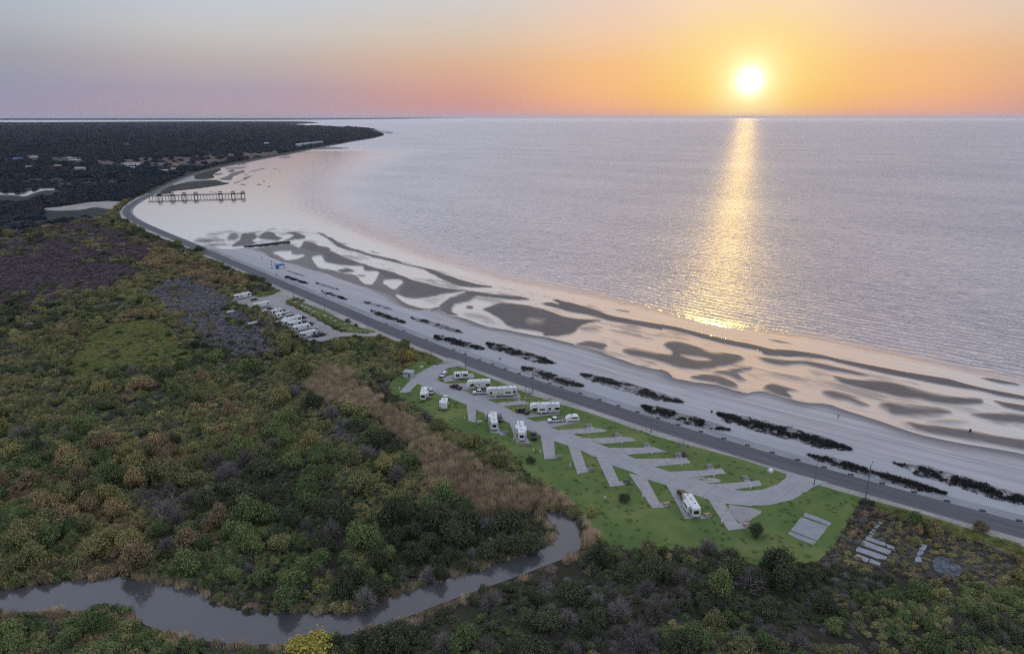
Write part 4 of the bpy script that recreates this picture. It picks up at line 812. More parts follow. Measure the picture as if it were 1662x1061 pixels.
# -- the scrub itself
def run(r0, r1, sp_, smin, smax, asp=(.7, 1.2)):
    P, p = grid_pts(r0, r1, sp_); ok = land_ok(P, p, 9); rg = ragged(P, p); ok &= ~(inside(rg, LILACZ) & (RNG.uniform(size=len(P)) > .1)) & ~(inside(rg, MARSHZ) & (RNG.uniform(size=len(P))*.5+.5*vnoise(P, 30, 77) > .33)) & ~(inside(p, REEDZ) & (vnoise(P*[1, .5], 7, 47)*.6+.4*vnoise(P, 2.6, 48) > .27)); P, p = P[ok], p[ok]
    dens = 1.0; ok = RNG.uniform(size=len(P)) < dens; P, p = P[ok], p[ok]
    gap = vnoise(P, 9, 91)*.6+vnoise(P, 3.5, 92)*.4; hv = .5+1.4*vnoise(P, 7, 93)**1.6
    ok = RNG.uniform(size=len(P)) < np.clip((gap-.22)*6, .12, 1); P, p, hv = P[ok], p[ok], hv[ok]
    k = kind_of(P, p); ruin = inside(p, np.array(RUINZ)); k = np.where(ruin, np.where(RNG.uniform(size=len(P)) < .55, 3, np.where(RNG.uniform(size=len(P)) < .5, 2, 1)), k)
    k = np.where(inside(p, BROWNZ) & (RNG.uniform(size=len(P)) < .7), 2, k)
    sz = RNG.uniform(smin, smax, len(P))*np.where(ruin, .75, 1)*(.7+.6*vnoise(P, 17, 21))
    return P, KS[k]+RNG.integers(0, 3, len(P)), np.stack([sz*RNG.uniform(.75, 1.35, len(P)), sz*RNG.uniform(.75, 1.35, len(P)), sz*hv*RNG.uniform(*asp, len(P))], -1)
A_ = [run(40, 240, 1.55, .9, 1.8), run(240, 420, 2.0, 1.2, 2.3), run(420, 760, 3.6, 2.0, 3.6, (.55, .95))]
P = np.vstack([a[0] for a in A_]); scatter('shrub_thicket', 'scrub_stock', SHRUBS, np.c_[P, np.zeros(len(P))-.05], np.concatenate([a[1] for a in A_]), np.vstack([a[2] for a in A_]), 'dense low coastal scrub covering the marsh')
print('scrub', len(P))
# far woods
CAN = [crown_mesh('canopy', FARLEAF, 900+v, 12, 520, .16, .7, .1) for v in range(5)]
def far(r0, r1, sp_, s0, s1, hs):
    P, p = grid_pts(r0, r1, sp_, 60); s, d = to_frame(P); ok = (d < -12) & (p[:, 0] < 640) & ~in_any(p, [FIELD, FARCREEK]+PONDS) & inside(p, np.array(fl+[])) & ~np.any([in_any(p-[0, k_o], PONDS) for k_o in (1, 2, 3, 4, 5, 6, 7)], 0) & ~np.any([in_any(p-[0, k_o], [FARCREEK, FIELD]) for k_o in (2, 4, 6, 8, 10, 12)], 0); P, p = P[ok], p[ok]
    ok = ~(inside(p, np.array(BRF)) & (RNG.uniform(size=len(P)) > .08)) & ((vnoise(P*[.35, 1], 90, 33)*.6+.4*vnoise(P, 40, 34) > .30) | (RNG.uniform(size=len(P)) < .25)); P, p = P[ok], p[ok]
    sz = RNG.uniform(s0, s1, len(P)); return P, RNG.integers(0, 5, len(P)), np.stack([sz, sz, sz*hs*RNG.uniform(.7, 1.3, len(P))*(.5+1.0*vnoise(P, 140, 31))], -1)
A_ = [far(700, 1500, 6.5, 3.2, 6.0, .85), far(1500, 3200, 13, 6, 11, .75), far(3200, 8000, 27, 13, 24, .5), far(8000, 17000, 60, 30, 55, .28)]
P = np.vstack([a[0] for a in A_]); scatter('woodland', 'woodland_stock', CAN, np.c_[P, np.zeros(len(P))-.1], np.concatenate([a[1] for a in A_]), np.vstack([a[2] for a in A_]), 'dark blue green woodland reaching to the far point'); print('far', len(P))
A_ = [run(760, 1100, 5.2, 2.6, 4.6, (.5, .9))]
ok = ~inside(PX(np.c_[A_[0][0], np.zeros(len(A_[0][0]))]), np.array(fl)); P = A_[0][0][ok]; scatter('shrub_thicket', 'distant_stock', SHRUBS, np.c_[P, np.zeros(len(P))], A_[0][1][ok], A_[0][2][ok], 'brown green scrub between the marsh and the far woods')
# purple marsh and grey scrub
TW = [twig_mesh('marsh', MARSH, 700+v, 320, .03, .8) for v in range(3)]+[twig_mesh('greyscrub', LILAC, 720+v, 360, .026, .8) for v in range(3)]
PP = []; II = []; ZZ = []
for r0, r1, sp_, s0 in ((300, 520, 2.2, 1.5), (520, 900, 3.4, 2.3)):
    P, p = grid_pts(r0, r1, sp_); rg = ragged(P, p); b = inside(rg, LILACZ); a = (inside(rg, MARSHZ) | (inside(rg, BROWNZ) & (RNG.uniform(size=len(P)) < .35))) & ~b; ok = (a | b) & ~in_any(p, EXC); P, a, b = P[ok], a[ok], b[ok]; sz = s0*RNG.uniform(.7, 1.4, len(P))
    PP.append(P); II.append(np.where(b, 3, 0)+RNG.integers(0, 3, len(P))); ZZ.append(np.stack([sz, sz, sz*np.where(b, .95, .6)*RNG.uniform(.7, 1.2, len(P))], -1))
P = np.vstack(PP); scatter('marsh_scrub', 'marsh_stock', TW, np.c_[P, np.zeros(len(P))], np.concatenate(II), np.vstack(ZZ), 'purple brown marsh scrub and grey bare thicket at left')
# reeds, standing along the creek and across the marsh
RD = [blade_mesh('reed', REED, 800+v, 150, 1.0, .028, .16) for v in range(4)]
P, p = grid_pts(130, 330, 1.15, 20); wobz = p+np.stack([vnoise(P, 6, 41)-.5, vnoise(P, 6, 42)-.5], -1)*26
s_, d_ = to_frame(P); ban = segdist(p, CRK, True); a = inside(wobz, REEDZ) & ~inside(p, np.array(LAWNPX)); b = (ban < 9+9*vnoise(P, 12, 43)) & ~inside(p, CRK) & (RNG.uniform(size=len(P)) < .55); thin = vnoise(P*[1, .5], 7, 47)*.6+.4*vnoise(P, 2.6, 48); ok = ((a & (thin > .24)) | (b & ~(inside(p-[0, 6], CRK) & (vnoise(P, 6, 56) > .42)))) & ~inside(p, CRK)
P, a = P[ok], a[ok]; sz = RNG.uniform(.9, 1.5, len(P)); hh = np.where(a, RNG.uniform(1.9, 3.3, len(P)), RNG.uniform(.9, 1.8, len(P)))
scatter('reeds', 'reed_stock', RD, np.c_[P, np.zeros(len(P))], RNG.integers(0, 4, len(P)), np.stack([sz, sz, hh], -1), 'tall dry tan reeds sweeping down to the creek bend')
# grass: lawn tufts, clearing, verge
GR = [blade_mesh('grass', TUFT, 850+v, 90, 1.0, .05, .5) for v in range(3)]+[blade_mesh('meadow', MEADOW, 860+v, 90, 1.0, .05, .5) for v in range(3)]
P, p = grid_pts(120, 520, 1.3, 60); hard = [np.array(DRIVE)]+[np.array(q) for q in PADS]+[np.array(cr([(225, 150), (445, 236), (298, 416), (90, 326)])), np.array([(1177, 817), (1240, 825), (1199, 852)])]
lawn_ = inside(p, chaikin(LAWNPX, 1)) & ~in_any(p, hard); med = inside(p, chaikin(MEDIAN, 1)); clr = inside(p, chaikin(CLEARING, 1)) | inside(p, np.array(VERGEG)) | inside(p, np.array(GRASS2)) | inside(p, np.array(GRASS3))
s_, d_ = to_frame(P); ok = ((lawn_ & (RNG.uniform(size=len(P)) < .1)) | med | clr) & (d_ < -8.2); P, lawn_, clr = P[ok], lawn_[ok], clr[ok]
hh = np.where(clr, RNG.uniform(.25, .55, len(P)), RNG.uniform(.08, .17, len(P))*(.5+vnoise(P, 15, 51))); sz = np.where(clr, RNG.uniform(.7, 1.1, len(P)), RNG.uniform(.6, .95, len(P)))
scatter('grass', 'grass_stock', GR, np.c_[P, np.full(len(P), .03)], RNG.integers(0, 3, len(P))+np.where(clr & (RNG.uniform(size=len(P)) < .8), 3, 0), np.stack([sz, sz, hh], -1), 'short green grass of the lawn, median and banks'); print('grass', len(P))

# -- planted brush beds on the beach, each a bed of its own
BEDS = [((463, 449), (502, 462), 2.6, .8, 'short dark brush bed nearest the blue canopy'), ((463, 438.5), (496, 449), 1.6, .25, 'faint sparse brush row just below the blue canopy'), ((513, 459.5), (552, 471.5), 2.0, .35, 'sparse dotted brush row, second from the canopy on the sea side'),
 ((522, 473), (563, 487), 2.8, .75, 'small dark brush bed, second from the canopy on the road side'), ((585, 488.5), (640, 504), 2.6, .3, 'thin dotted brush row before the first long bed'), ((603, 505), (658, 525), 4.2, .95, 'dense narrow brush bed above the parking lot exit'), ((668, 516), (752, 541), 4.6, .5, 'patchy brush bed on the sea side above the lot exit'),
 ((706, 546), (785, 568), 6.0, 1.0, 'dense brush bed opposite the campground entrance'), ((790, 558), (900, 591.5), 7.5, .9, 'brush bed on the sea side opposite the entrance trailers'), ((848, 597), (946, 628), 7.5, 1.0, 'thick brush bed across the road from the long fifth wheel'), ((943, 608), (1108, 654.5), 8.5, .95, 'long brush bed on the sea side, mid beach'), ((1042, 660), (1184, 699), 9.0, 1.0, 'thick brush bed across the road from the empty pads'),
 ((1164, 672.5), (1380, 730.5), 11.5, .95, 'longest brush bed, below the walking person'), ((1311, 737), (1535, 803), 8.0, 1.0, 'long brush bed across the road from the loop end'), ((1450, 751), (1790, 851), 12.0, .95, 'brush bed running out of frame at right')]
def bed(a, b, wpx, dens, label, seed):
    r = np.random.default_rng(seed); A, B = G(*a), G(*b); ax = (B-A)[:2]; Ln = np.linalg.norm(ax); ux = ax/Ln; uy = np.array([-ux[1], ux[0]])
    if uy[1] < 0: uy = -uy
    m_ = G((a[0]+b[0])/2, (a[1]+b[1])/2); m2 = G((a[0]+b[0])/2, (a[1]+b[1])/2-wpx); half = max(1.1, abs(((m2-m_)[:2])@uy)*.80)
    root = tag(empty('brush_bed', (A[0], A[1], 0)), label, 'brush bed', 'dark brush beds along the beach')
    ns = max(8, int(Ln/2.2)); NS = np.linspace(0, 1, ns); V = np.empty((ns, 7, 3))
    for i, u in enumerate(NS):
        env = min(1, u*6, (1-u)*5)**.6*half*1.15*(.8+.4*r.random())
        for j, v in enumerate(np.linspace(-1, 1, 7)): q = ux*u*Ln+uy*(v*env); V[i, j] = (q[0], q[1], .14+.4*math.cos(v*1.57)*min(1, env/half)*(.7+.5*r.random())*(1 if abs(v) < .95 else 0))
    o = gridobj('sand_mound', V, MOUND); o.parent = root
    n = int(Ln*half*2*3.6*dens)+60; u = r.uniform(0, 1, n); v = np.clip(r.normal(-.15, .5, n), -1.1, 1.5)
    env = np.minimum(1, np.minimum(u*7, (1-u)*5))**.6*half; gapn = vnoise(np.c_[u*Ln, v*half], 3.2, seed)+.4*vnoise(np.c_[u*Ln, v*half], 1.1, seed+3)
    keep = gapn > (1.06-.58*dens)+np.abs(v+.35)*.30; u, v, env = u[keep], v[keep], env[keep]; n = len(u)
    st = (u*Ln)[:, None]*ux+(v*env)[:, None]*uy; C = np.c_[st, .1+.45*np.cos(np.clip(v, -1, 1)*1.5)]
    rep = 9; C = np.repeat(C, rep, 0)+r.normal(0, .32, (n*rep, 3))*[1, 1, .15]; k = len(C); d = np.stack([r.normal(0, .45, k), r.normal(0, .45, k), np.ones(k)], -1)*r.uniform(.3, .8, (k, 1)); th = r.uniform(0, 6.28, k)
    a_ = np.stack([np.cos(th), np.sin(th), np.zeros(k)], -1)*.11*r.uniform(.6, 1.5, (k, 1)); me = quads_mesh('brush', C, a_, d, DUNE, True)
    o = bpy.data.objects.new('brush', me); COL.objects.link(o); o.parent = root; tag(o, kind='stuff')
MOUND = ground_mat('brush_sand', [(.3, (.08, .08, .084)), (.5, (.22, .21, .215)), (.62, (.45, .43, .44))], .3, 1.4, .1, .5)
for i, (a, b, wp, dn, lb) in enumerate(BEDS): bed(a, b, wp, dn, lb, 60+i)

# ================================================================== VEHICLES
def heading(pc, pf): v = g1(pf)-g1(pc); return math.atan2(v.y, v.x)
def wheels(root, spots, r=.38, wd=.24, half=1.0):
    for x in spots:
        for sgn in (-1, 1):
            mb = MB(); y = sgn*half; mb.cyl((x, y-wd/2, r), (x, y+wd/2, r), r, n=14); t_ = mb.build('wheel', TYRE, root)
            mb = MB(); mb.cyl((x, y+sgn*(wd/2-.01), r), (x, y+sgn*(wd/2+.02), r), r*.6, n=10); mb.build('rim', RIM, t_)
def part(name, mat, root, *boxes, tx=0.0, ty=0.0):
    mb = MB()
    for b in boxes: mb.box(*b, tx, ty)
    return mb.build(name, mat, root)
def rv(px_c, px_f, L, label, style='travel', Hh=None, W=1.24, body=WHITE, roof=ROOFW, stripe=STRIPE, slides=(), awning=0, ac=(.15,), vents=(-.3, .3), group=None, cat=None, name=None, z=.16, rearwin=True, swoosh=False, door=-1):
    cat = cat or {'travel': 'travel trailer', 'fifth': 'fifth wheel trailer', 'motor': 'motorhome', 'classc': 'motorhome', 'pod': 'camper trailer'}[style]; name = name or cat.replace(' ', '_')
    root = tag(empty(name, tuple(g1(px_c, z)), heading(px_c, px_f)), label, cat, group); h = L/2; H = Hh or {'travel': 3.2, 'fifth': 3.75, 'motor': 3.5, 'classc': 3.2, 'pod': 2.4}[style]
    if style == 'travel': pr = [(-h, .55), (-h, H-.22), (-h+.22, H), (h-.6, H), (h-.2, H-.35), (h, 1.7), (h-.1, .9), (h-.35, .55)]
    elif style == 'fifth': pr = [(-h, .6), (-h, H-.2), (-h+.2, H), (h-.75, H-.05), (h-.15, H-.6), (h, 2.3), (h-.15, 1.8), (h-2.4, 1.65), (h-2.6, .6)]
    elif style == 'motor': pr = [(-h, .45), (-h, H-.15), (-h+.15, H), (h-.35, H), (h, H-.5), (h, 1.45), (h-.05, .5)]
    elif style == 'classc': pr = [(-h, .55), (-h, H-.15), (-h+.15, H), (h-1.2, H), (h-.75, H-.4), (h-.95, 2.2), (h-2.1, 2.05), (h-2.1, .55)]
    else: pr = [(-h, .5), (-h+.02, 1.3), (-h+.3, H-.45), (-h+.9, H-.05), (-h+1.6, H), (h-1.5, H-.12), (h-.6, H-.6), (h-.1, 1.3), (h, .5)]
    mb = MB(); mb.prof([(x, zz, W) for x, zz in pr]); mb.build('body', body, root)
    x1 = h-{'travel': .75, 'fifth': .95, 'motor': .5, 'classc': 1.35, 'pod': 1.7}[style]; x0 = -h+(.3 if style != 'pod' else 1.5)
    if style != 'pod': part('roof', roof, root, (x0, x1, -W+.07, W-.07, H-.01, H+.03))
    for a in ac: part('air_conditioner', LTGREY, root, (a*L-.45, a*L+.45, -.36, .36, H+.03, H+.33), tx=.08, ty=.05)
    for v in vents: part('roof_vent', GLASS if int(abs(v)*100) % 2 else STRIPE, root, (v*L-.22, v*L+.22, -.22+.35*(1 if v > 0 else -1), .22+.35*(1 if v > 0 else -1), H+.03, H+.12))
    # side windows, three or four a side, door on one
    xs = np.linspace(-h+1.1, x1-.9, max(3, int(L/2.6)))
    for sgn in (-1, 1):
        for i, x in enumerate(xs):
            if sgn == door and i == len(xs)//2: continue
            wl = .45+.2*((i*7+int(L*10)) % 3); part('window', GLASS, root, (x-wl*1.15, x+wl*1.15, sgn*W-.015, sgn*W+.02, 1.5, 2.42) if style != 'pod' else (x-.4, x+.4, sgn*W-.015, sgn*W+.02, 1.3, 1.75))
        if style != 'pod':
            part('stripe', stripe, root, (-h+.05, x1-.1 if style == 'travel' else h-2.7, sgn*W-.01, sgn*W+.012, 1.12, 1.34), (-h+.05, x1*.4, sgn*W-.01, sgn*W+.012, .82, .92))
        if swoosh:
            mb = MB(); y = sgn*(W+.016); mb.add([(h*.1, y, .75), (h*.25, y, .75), (h*.62, y, 2.9), (h*.5, y, 2.9)], [(0, 1, 2, 3)]); mb.add([(-h*.5, y, 2.5), (h*.3, y, 2.5), (h*.36, y, 2.75), (-h*.5, y, 2.75)], [(0, 1, 2, 3)]); mb.build('graphic', STRIPE, root)
    if style != 'pod':
        dr = part('door', body, root, (xs[len(xs)//2]-.38, xs[len(xs)//2]+.38, door*W-.02, door*W+.035, .62, 2.5)); part('door_window', GLASS, dr, (xs[len(xs)//2]-.2, xs[len(xs)//2]+.2, door*W-.02, door*W+.05, 1.7, 2.2))
        part('doorstep', DARKMET, root, (xs[len(xs)//2]-.4, xs[len(xs)//2]+.4, door*(W+.3)-.28, door*(W+.3)+.28, .3, .36))
    for a, sgn, ln in slides:
        s_ = part('slide_out', body, root, (a*L-ln/2, a*L+ln/2, sgn*(W+.35)-.36, sgn*(W+.35)+.36, .85, H-.55)); yy = sgn*(W+.71)
        part('slide_window', GLASS, s_, (a*L-ln*.3, a*L+ln*.3, yy-.02, yy+.02, 1.75, 2.35))
    if awning: mb = MB(); mb.cyl((x0+.8, awning*(W+.12), H-.25), (x1-.6, awning*(W+.12), H-.25), .09, n=8); mb.build('awning', LTGREY, root)
    if rearwin and style != 'pod': part('rear_window', GLASS, root, (-h-.02, -h+.02, -.75, .75, 1.5, 2.55))
    part('tail_light', REDL, root, (-h-.025, -h+.01, -W+.1, -W+.3, .9, 1.15), (-h-.025, -h+.01, W-.3, W-.1, .9, 1.15))
    part('bumper', DARKMET, root, (-h-.12, -h, -W+.1, W-.1, .45, .6))
    if style == 'motor':
        part('windshield', GLASS, root, (h-.02, h+.03, -1.08, 1.08, 1.55, 2.85)); wheels(root, (h-1.5, -h+2.6), .48, .28, W-.16)
        part('headlight', LAMPG, root, (h-.02, h+.03, -1.05, -.75, .75, .95), (h-.02, h+.03, .75, 1.05, .75, .95))
    elif style == 'classc':
        mb = MB(); mb.prof([(h-2.1, .45, 1.0), (h-2.1, 2.0, .92), (h-1.5, 2.0, .92), (h-.95, 1.3, .98), (h-.1, 1.12, .95), (h, .9, .95), (h, .45, .95)]); mb.build('cab', body, root)
        part('windshield', GLASS, root, (h-1.45, h-.92, -.84, .84, 1.3, 1.96), tx=.1); wheels(root, (h-.95, -h+2.0), .4, .26, W-.2)
    else:
        ax = -.1*L if L > 7 else -.05*L; wheels(root, (ax-.45, ax+.45) if L > 6 else (ax,), .36, .22, W-.13)
        if style != 'fifth':
            mb = MB(); mb.cyl((h-.4, -.9, .55), (h+1.1, 0, .5), .06, n=5); mb.cyl((h-.4, .9, .55), (h+1.1, 0, .5), .06, n=5); mb.build('hitch', DARKMET, root); part('gas_bottles', LTGREY, root, (h+.05, h+.4, -.35, .35, .55, 1.1), tx=.05, ty=.1)
        else: part('landing_leg', DARKMET, root, (h-2.95, h-2.8, -.95, -.8, 0, .7), (h-2.95, h-2.8, .8, .95, 0, .7))
    return root
def car(px_c, px_f, label, kind='suv', paint=WHITEP, group=None, z=.16, name=None, cargo=None, cat=None):
    cat = cat or {'suv': 'car', 'pickup': 'pickup truck', 'sedan': 'car', 'van': 'van'}[kind]; name = name or {'suv': 'car', 'pickup': 'pickup_truck', 'sedan': 'car', 'van': 'van'}[kind]
    root = tag(empty(name, tuple(g1(px_c, z)), heading(px_c, px_f)), label, cat, group); mb = MB()
    if kind == 'pickup':
        L, W = 5.8, .98; mb.prof([(-2.9, .5, W-.04), (-2.9, 1.12, W-.04), (-.75, 1.14, W), (1.25, 1.16, W), (2.6, 1.08, W-.05), (2.9, .9, W-.1), (2.9, .5, W-.08)]); c0, c1, tp = -.75, 1.45, 1.9
    elif kind == 'suv':
        L, W = 4.7, .92; mb.prof([(-2.35, .45, W-.06), (-2.35, 1.0, W-.04), (-2.2, 1.08, W), (1.05, 1.06, W), (2.1, .95, W-.06), (2.35, .75, W-.12), (2.35, .42, W-.1)]); c0, c1, tp = -2.2, 1.3, 1.68
    elif kind == 'sedan':
        L, W = 4.6, .9; mb.prof([(-2.3, .42, W-.06), (-2.3, .92, W-.06), (-1.4, .96, W), (1.0, .95, W), (2.05, .86, W-.06), (2.3, .68, W-.12), (2.3, .4, W-.1)]); c0, c1, tp = -1.6, 1.25, 1.42
    else:
        L, W = 5.6, 1.0; mb.prof([(-2.8, .45, W), (-2.8, 1.25, W), (1.6, 1.25, W), (2.5, 1.1, W-.06), (2.8, .85, W-.1), (2.8, .45, W-.1)]); c0, c1, tp = -2.75, 2.0, 2.2
    mb.build('body', paint, root); b0 = {'pickup': 1.14, 'suv': 1.07, 'sedan': .95, 'van': 1.25}[kind]; fr = .55 if kind != 'van' else .5; rr_ = .25 if kind != 'sedan' else .5
    mb = MB(); mb.prof([(c0, b0, W-.05), (c0+rr_*.7, tp-.06, W-.2), (c1-fr*.9, tp-.06, W-.2), (c1, b0, W-.05)]); mb.build('windows', GLASS, root)
    mb = MB(); mb.prof([(c0+rr_*.65, tp-.08, W-.19), (c0+rr_*.8, tp, W-.24), (c1-fr*1.05, tp, W-.24), (c1-fr*.85, tp-.08, W-.19)]); mb.build('roof', paint, root)
    for x in (c0+(c1-c0)*.42,): part('pillar', paint, root, (x-.06, x+.06, -W+.04, -W+.16, b0, tp-.06), (x-.06, x+.06, W-.16, W-.04, b0, tp-.06))
    h = L/2
    part('headlight', LAMPG, root, (h-.25, h+.01, -W+.12, -W+.42, .7, .86), (h-.25, h+.01, W-.42, W-.12, .7, .86)); part('tail_light', REDL, root, (-h-.015, -h+.1, -W+.05, -W+.2, .75, 1.0), (-h-.015, -h+.1, W-.2, W-.05, .75, 1.0))
    part('bumper', DARKMET, root, (h-.1, h+.06, -W+.12, W-.12, .38, .58), (-h-.08, -h+.1, -W+.12, W-.12, .38, .58))
    wheels(root, (h-.95, -h+1.05), .36 if kind != 'pickup' else .4, .23, W-.1)
    if kind == 'pickup': part('bed_hollow', DARKMET, root, (-2.8, -.85, -W+.12, W-.12, 1.1, 1.15)); part('mirror', paint, root, (1.0, 1.15, -W-.18, -W, 1.15, 1.35), (1.0, 1.15, W, W+.18, 1.15, 1.35))  # flat dark panel stands in for the shaded hollow of the open bed
    if cargo:
        b = MB(); b.box(-2.7, -.95, -W+.15, W-.15, 1.15, 2.2, .25, .2); o = tag(b.build('cargo_load', TARP, None), cargo, 'cargo'); o.matrix_world = Matrix.Translation(root.location) @ Matrix.Rotation(root.rotation_euler[2], 4, 'Z')
    return root
# -- campground
car((720.5, 610), (716, 614), 'white car parked at the campground entrance beside the small trailer')
rv((748, 614), (735, 614.5), 6.2, 'small white travel trailer nearest the campground entrance', Hh=2.9, stripe=BLUESTR, ac=(.0,), door=1, awning=1)
rv((688.5, 644), (692, 630), 9.0, 'cream motorhome on the scrub side near the block hut', 'classc', body=CREAM, slides=((-.12, -1, 3.2),), ac=(-.1,), vents=(-.35, .2))
car((699.5, 637.5), (700.5, 643), 'silver car tucked beside the cream motorhome', 'suv', SILVER)
tc_ = car((723.4, 649.5), (724.6, 642), 'white pickup truck carrying the boxy camper', 'pickup', WHITEP)
rv((721.6, 661), (723.2, 652), 5.4, 'white boxy camper with slide-out behind the white pickup cab', 'travel', Hh=3.3, slides=((-.05, 1, 2.4),), ac=(.1,), vents=(-.25,), z=.5, rearwin=False, body=WHITE, name='truck_camper', cat='camper')
rv((777, 630), (764, 630.5), 9.8, 'fifth wheel trailer with bold dark swoosh graphics', 'fifth', swoosh=True, door=1, ac=(-.1,), vents=(-.3, .22))
car((740, 630), (733, 628), 'dark pickup truck in front of the swoosh trailer', 'pickup', MAROON)
rv((814, 642), (795, 643), 12.6, 'long fifth wheel trailer with grey nose coupled to white pickup', 'fifth', body=CREAM, stripe=STRIPE, door=1, slides=((-.2, 1, 4.0),), ac=(-.2, .15), vents=(-.38, .0, .3), awning=1)
car((778.5, 639), (772, 639.2), 'white pickup truck coupled to the long fifth wheel', 'pickup', WHITEP)
rv((884, 669), (868, 669.5), 11.6, 'tall white fifth wheel trailer with pale blue graphics', 'fifth', stripe=BLUESTR, Hh=3.9, door=1, slides=((.1, 1, 3.4),), ac=(-.2, .15), vents=(-.35, .28), awning=1)
car((848, 669.5), (841, 667), 'black pickup truck ahead of the tall blue striped trailer', 'pickup', BLACKP)
car((901, 684), (893, 684.6), 'white pickup truck towing the small rounded camper', 'pickup', WHITEP)
rv((928.5, 682.5), (918, 683.2), 5.2, 'small rounded white camper trailer behind the white pickup', 'pod', ac=(.05,), vents=(), W=1.1)
rv((801.5, 690), (800.3, 678), 9.8, 'white motorhome with beige roof end on the scrub side', 'motor', roof=CREAM, slides=((.25, 1, 2.6),), ac=(.12, -.25), vents=(.33,))
car((793.5, 679), (793, 684), 'dark car half hidden at the head of the beige roofed motorhome', 'sedan', BLACKP)
car((811, 681), (811.5, 686), 'black car beside the beige roofed motorhome', 'suv', BLACKP)
rv((845.5, 706), (843.6, 690), 10.6, 'flat roofed white trailer with slide-outs on both sides', 'fifth', slides=((-.05, -1, 3.6), (.08, 1, 3.2)), ac=(-.33, .0), vents=(.18, .3, .09), Hh=3.7)
car((866.5, 709), (865.3, 701), 'dark blue pickup truck beside the flat roofed trailer', 'pickup', NAVY)
rv((1121.5, 828), (1115, 817), 8.6, 'white travel trailer alone near the last pads with black rear window', 'travel', Hh=3.4, slides=((-.05, 1, 4.0),), ac=(.1,), vents=(-.2, .3))
car((1107.5, 806), (1102, 797), 'black pickup truck ahead of the lone white trailer', 'pickup', BLACKP, cargo='orange covered load in the bed of the black pickup')
# -- parking lot: nose towards the drive lane
GRP = 'vehicles in the gravel lot'
def pk(q): return (370+q[0]/9.233, 465+q[1]/9.233)
def pf(q): q = pk(q); return (q[0]+9.0, q[1]-2.05)
for q, L, st, lb, kw in [((224, 175), 11.0, 'travel', 'long white trailer alone at the far end of the lot', dict(body=WHITE, ac=(-.1, .25))), ((512, 312), 10.0, 'travel', 'white trailer second from the far end of the lot', dict(ac=(.0,))), ((735, 415), 7.0, 'travel', 'cream trailer just behind the leaning pole', dict(body=CREAM, Hh=3.0)),
  ((792, 462), 6.0, 'travel', 'small white trailer between the cream one and the big motorhome', dict(Hh=2.8)), ((962, 545), 11.0, 'motor', 'big white motorhome in the middle of the parked row', dict(stripe=BLUESTR, ac=(-.25, .2))), ((1010, 600), 7.4, 'travel', 'pale trailer beside the blue pickup in the lot', dict(stripe=BLUESTR)),
  ((1108, 655), 9.4, 'travel', 'rounded white trailer next to last in the parked row', dict(ac=(.0,))), ((1212, 752), 8.6, 'travel', 'white trailer with speckled roof last in the parked row', dict(ac=(-.2, .2), vents=(-.4, -.1, .35))), ((905, 582), 6.4, 'classc', 'short white camper squeezed beside the big motorhome', dict())]:
    rv(pk(q), pf(q), L, lb, st, group=GRP, z=.07, **kw)
for q, kd_, pt, lb in [((395, 205), 'sedan', BLACKP, 'dark car beside the far end trailer'), ((610, 355), 'pickup', BLACKP, 'black pickup ahead of the second trailer'), ((570, 378), 'sedan', WHITEP, 'white car low beside the second trailer'), ((798, 372), 'suv', BLACKP, 'black car first in the dense part of the lot'),
  ((915, 408), 'suv', WHITEP, 'white car standing forward of the dense row'), ((935, 470), 'van', SILVER, 'silver van between the white car and big motorhome'), ((1100, 485), 'pickup', MAROON, 'dark red pickup ahead of the big motorhome'), ((1140, 555), 'pickup', BLUEP, 'bright blue pickup in the parked row'),
  ((1228, 572), 'suv', BLACKP, 'black car ahead of the blue pickup'), ((1240, 610), 'sedan', NAVY, 'navy car ahead of the rounded trailer'), ((1290, 642), 'suv', WHITEP, 'white car ahead of the rounded trailer'), ((1350, 692), 'sedan', SILVER, 'silver car nearest the lot exit lane'), ((1392, 740), 'pickup', BLACKP, 'black pickup ahead of the last trailer'), ((1330, 745), 'sedan', NAVY, 'dark car wedged beside the last trailer'), ((858, 446), 'suv', SILVER, 'silver car behind the forward white car'), ((862, 505), 'pickup', WHITEP, 'white pickup behind the silver van'), ((700, 375), 'pickup', SILVER, 'silver pickup beside the black pickup of the second trailer'), ((1075, 615), 'sedan', BLACKP, 'black car squeezed between pale and rounded trailers')]:
    car(pk(q), pf(q), lb, kd_, pt, GRP, z=.07)
def boat(q, rz, label, L=6.0):
    root = tag(empty('boat_trailer', (*g1(q)[:2], .05), rz), label, 'boat'); mb = MB(); h = L/2
    V = []; sec = [(-h, .95, .5), (-h*.3, 1.05, .45), (h*.4, .9, .5), (h*.8, .5, .75), (h, .06, 1.05)]
    for x, wd, zb in sec: V += [(x, -wd, 1.35), (x, -wd*.6, zb), (x, wd*.6, zb), (x, wd, 1.35)]
    F = [(i*4+k, i*4+k+1, i*4+5+k, i*4+4+k) for i in range(4) for k in range(3)]+[(0, 3, 2, 1)]; mb.add(V, F); mb.build('hull', WHITE, root)
    c_ = MB(); c_.add([v for i, v in enumerate(V) if i % 4 in (0, 3)]+[(x, 0, 1.35+.35*wd) for x, wd, _ in sec], [(2*i, 2*i+2, 11+i, 10+i) for i in range(4)]+[(2*i+3, 2*i+1, 10+i, 11+i) for i in range(4)]); c_.build('cover', LTGREY, root); wheels(root, (-.5,), .32, .2, 1.0); part('tow_bar', DARKMET, root, (h-1, h+1.2, -.05, .05, .4, .5))
ang = heading(pk((500, 500)), pf((500, 500)))
boat(pk((735, 492)), ang, 'grey covered boat on a trailer by the leaning pole', 5.6); boat(pk((790, 545)), ang, 'pale boat on a trailer left of the big motorhome', 5.6)
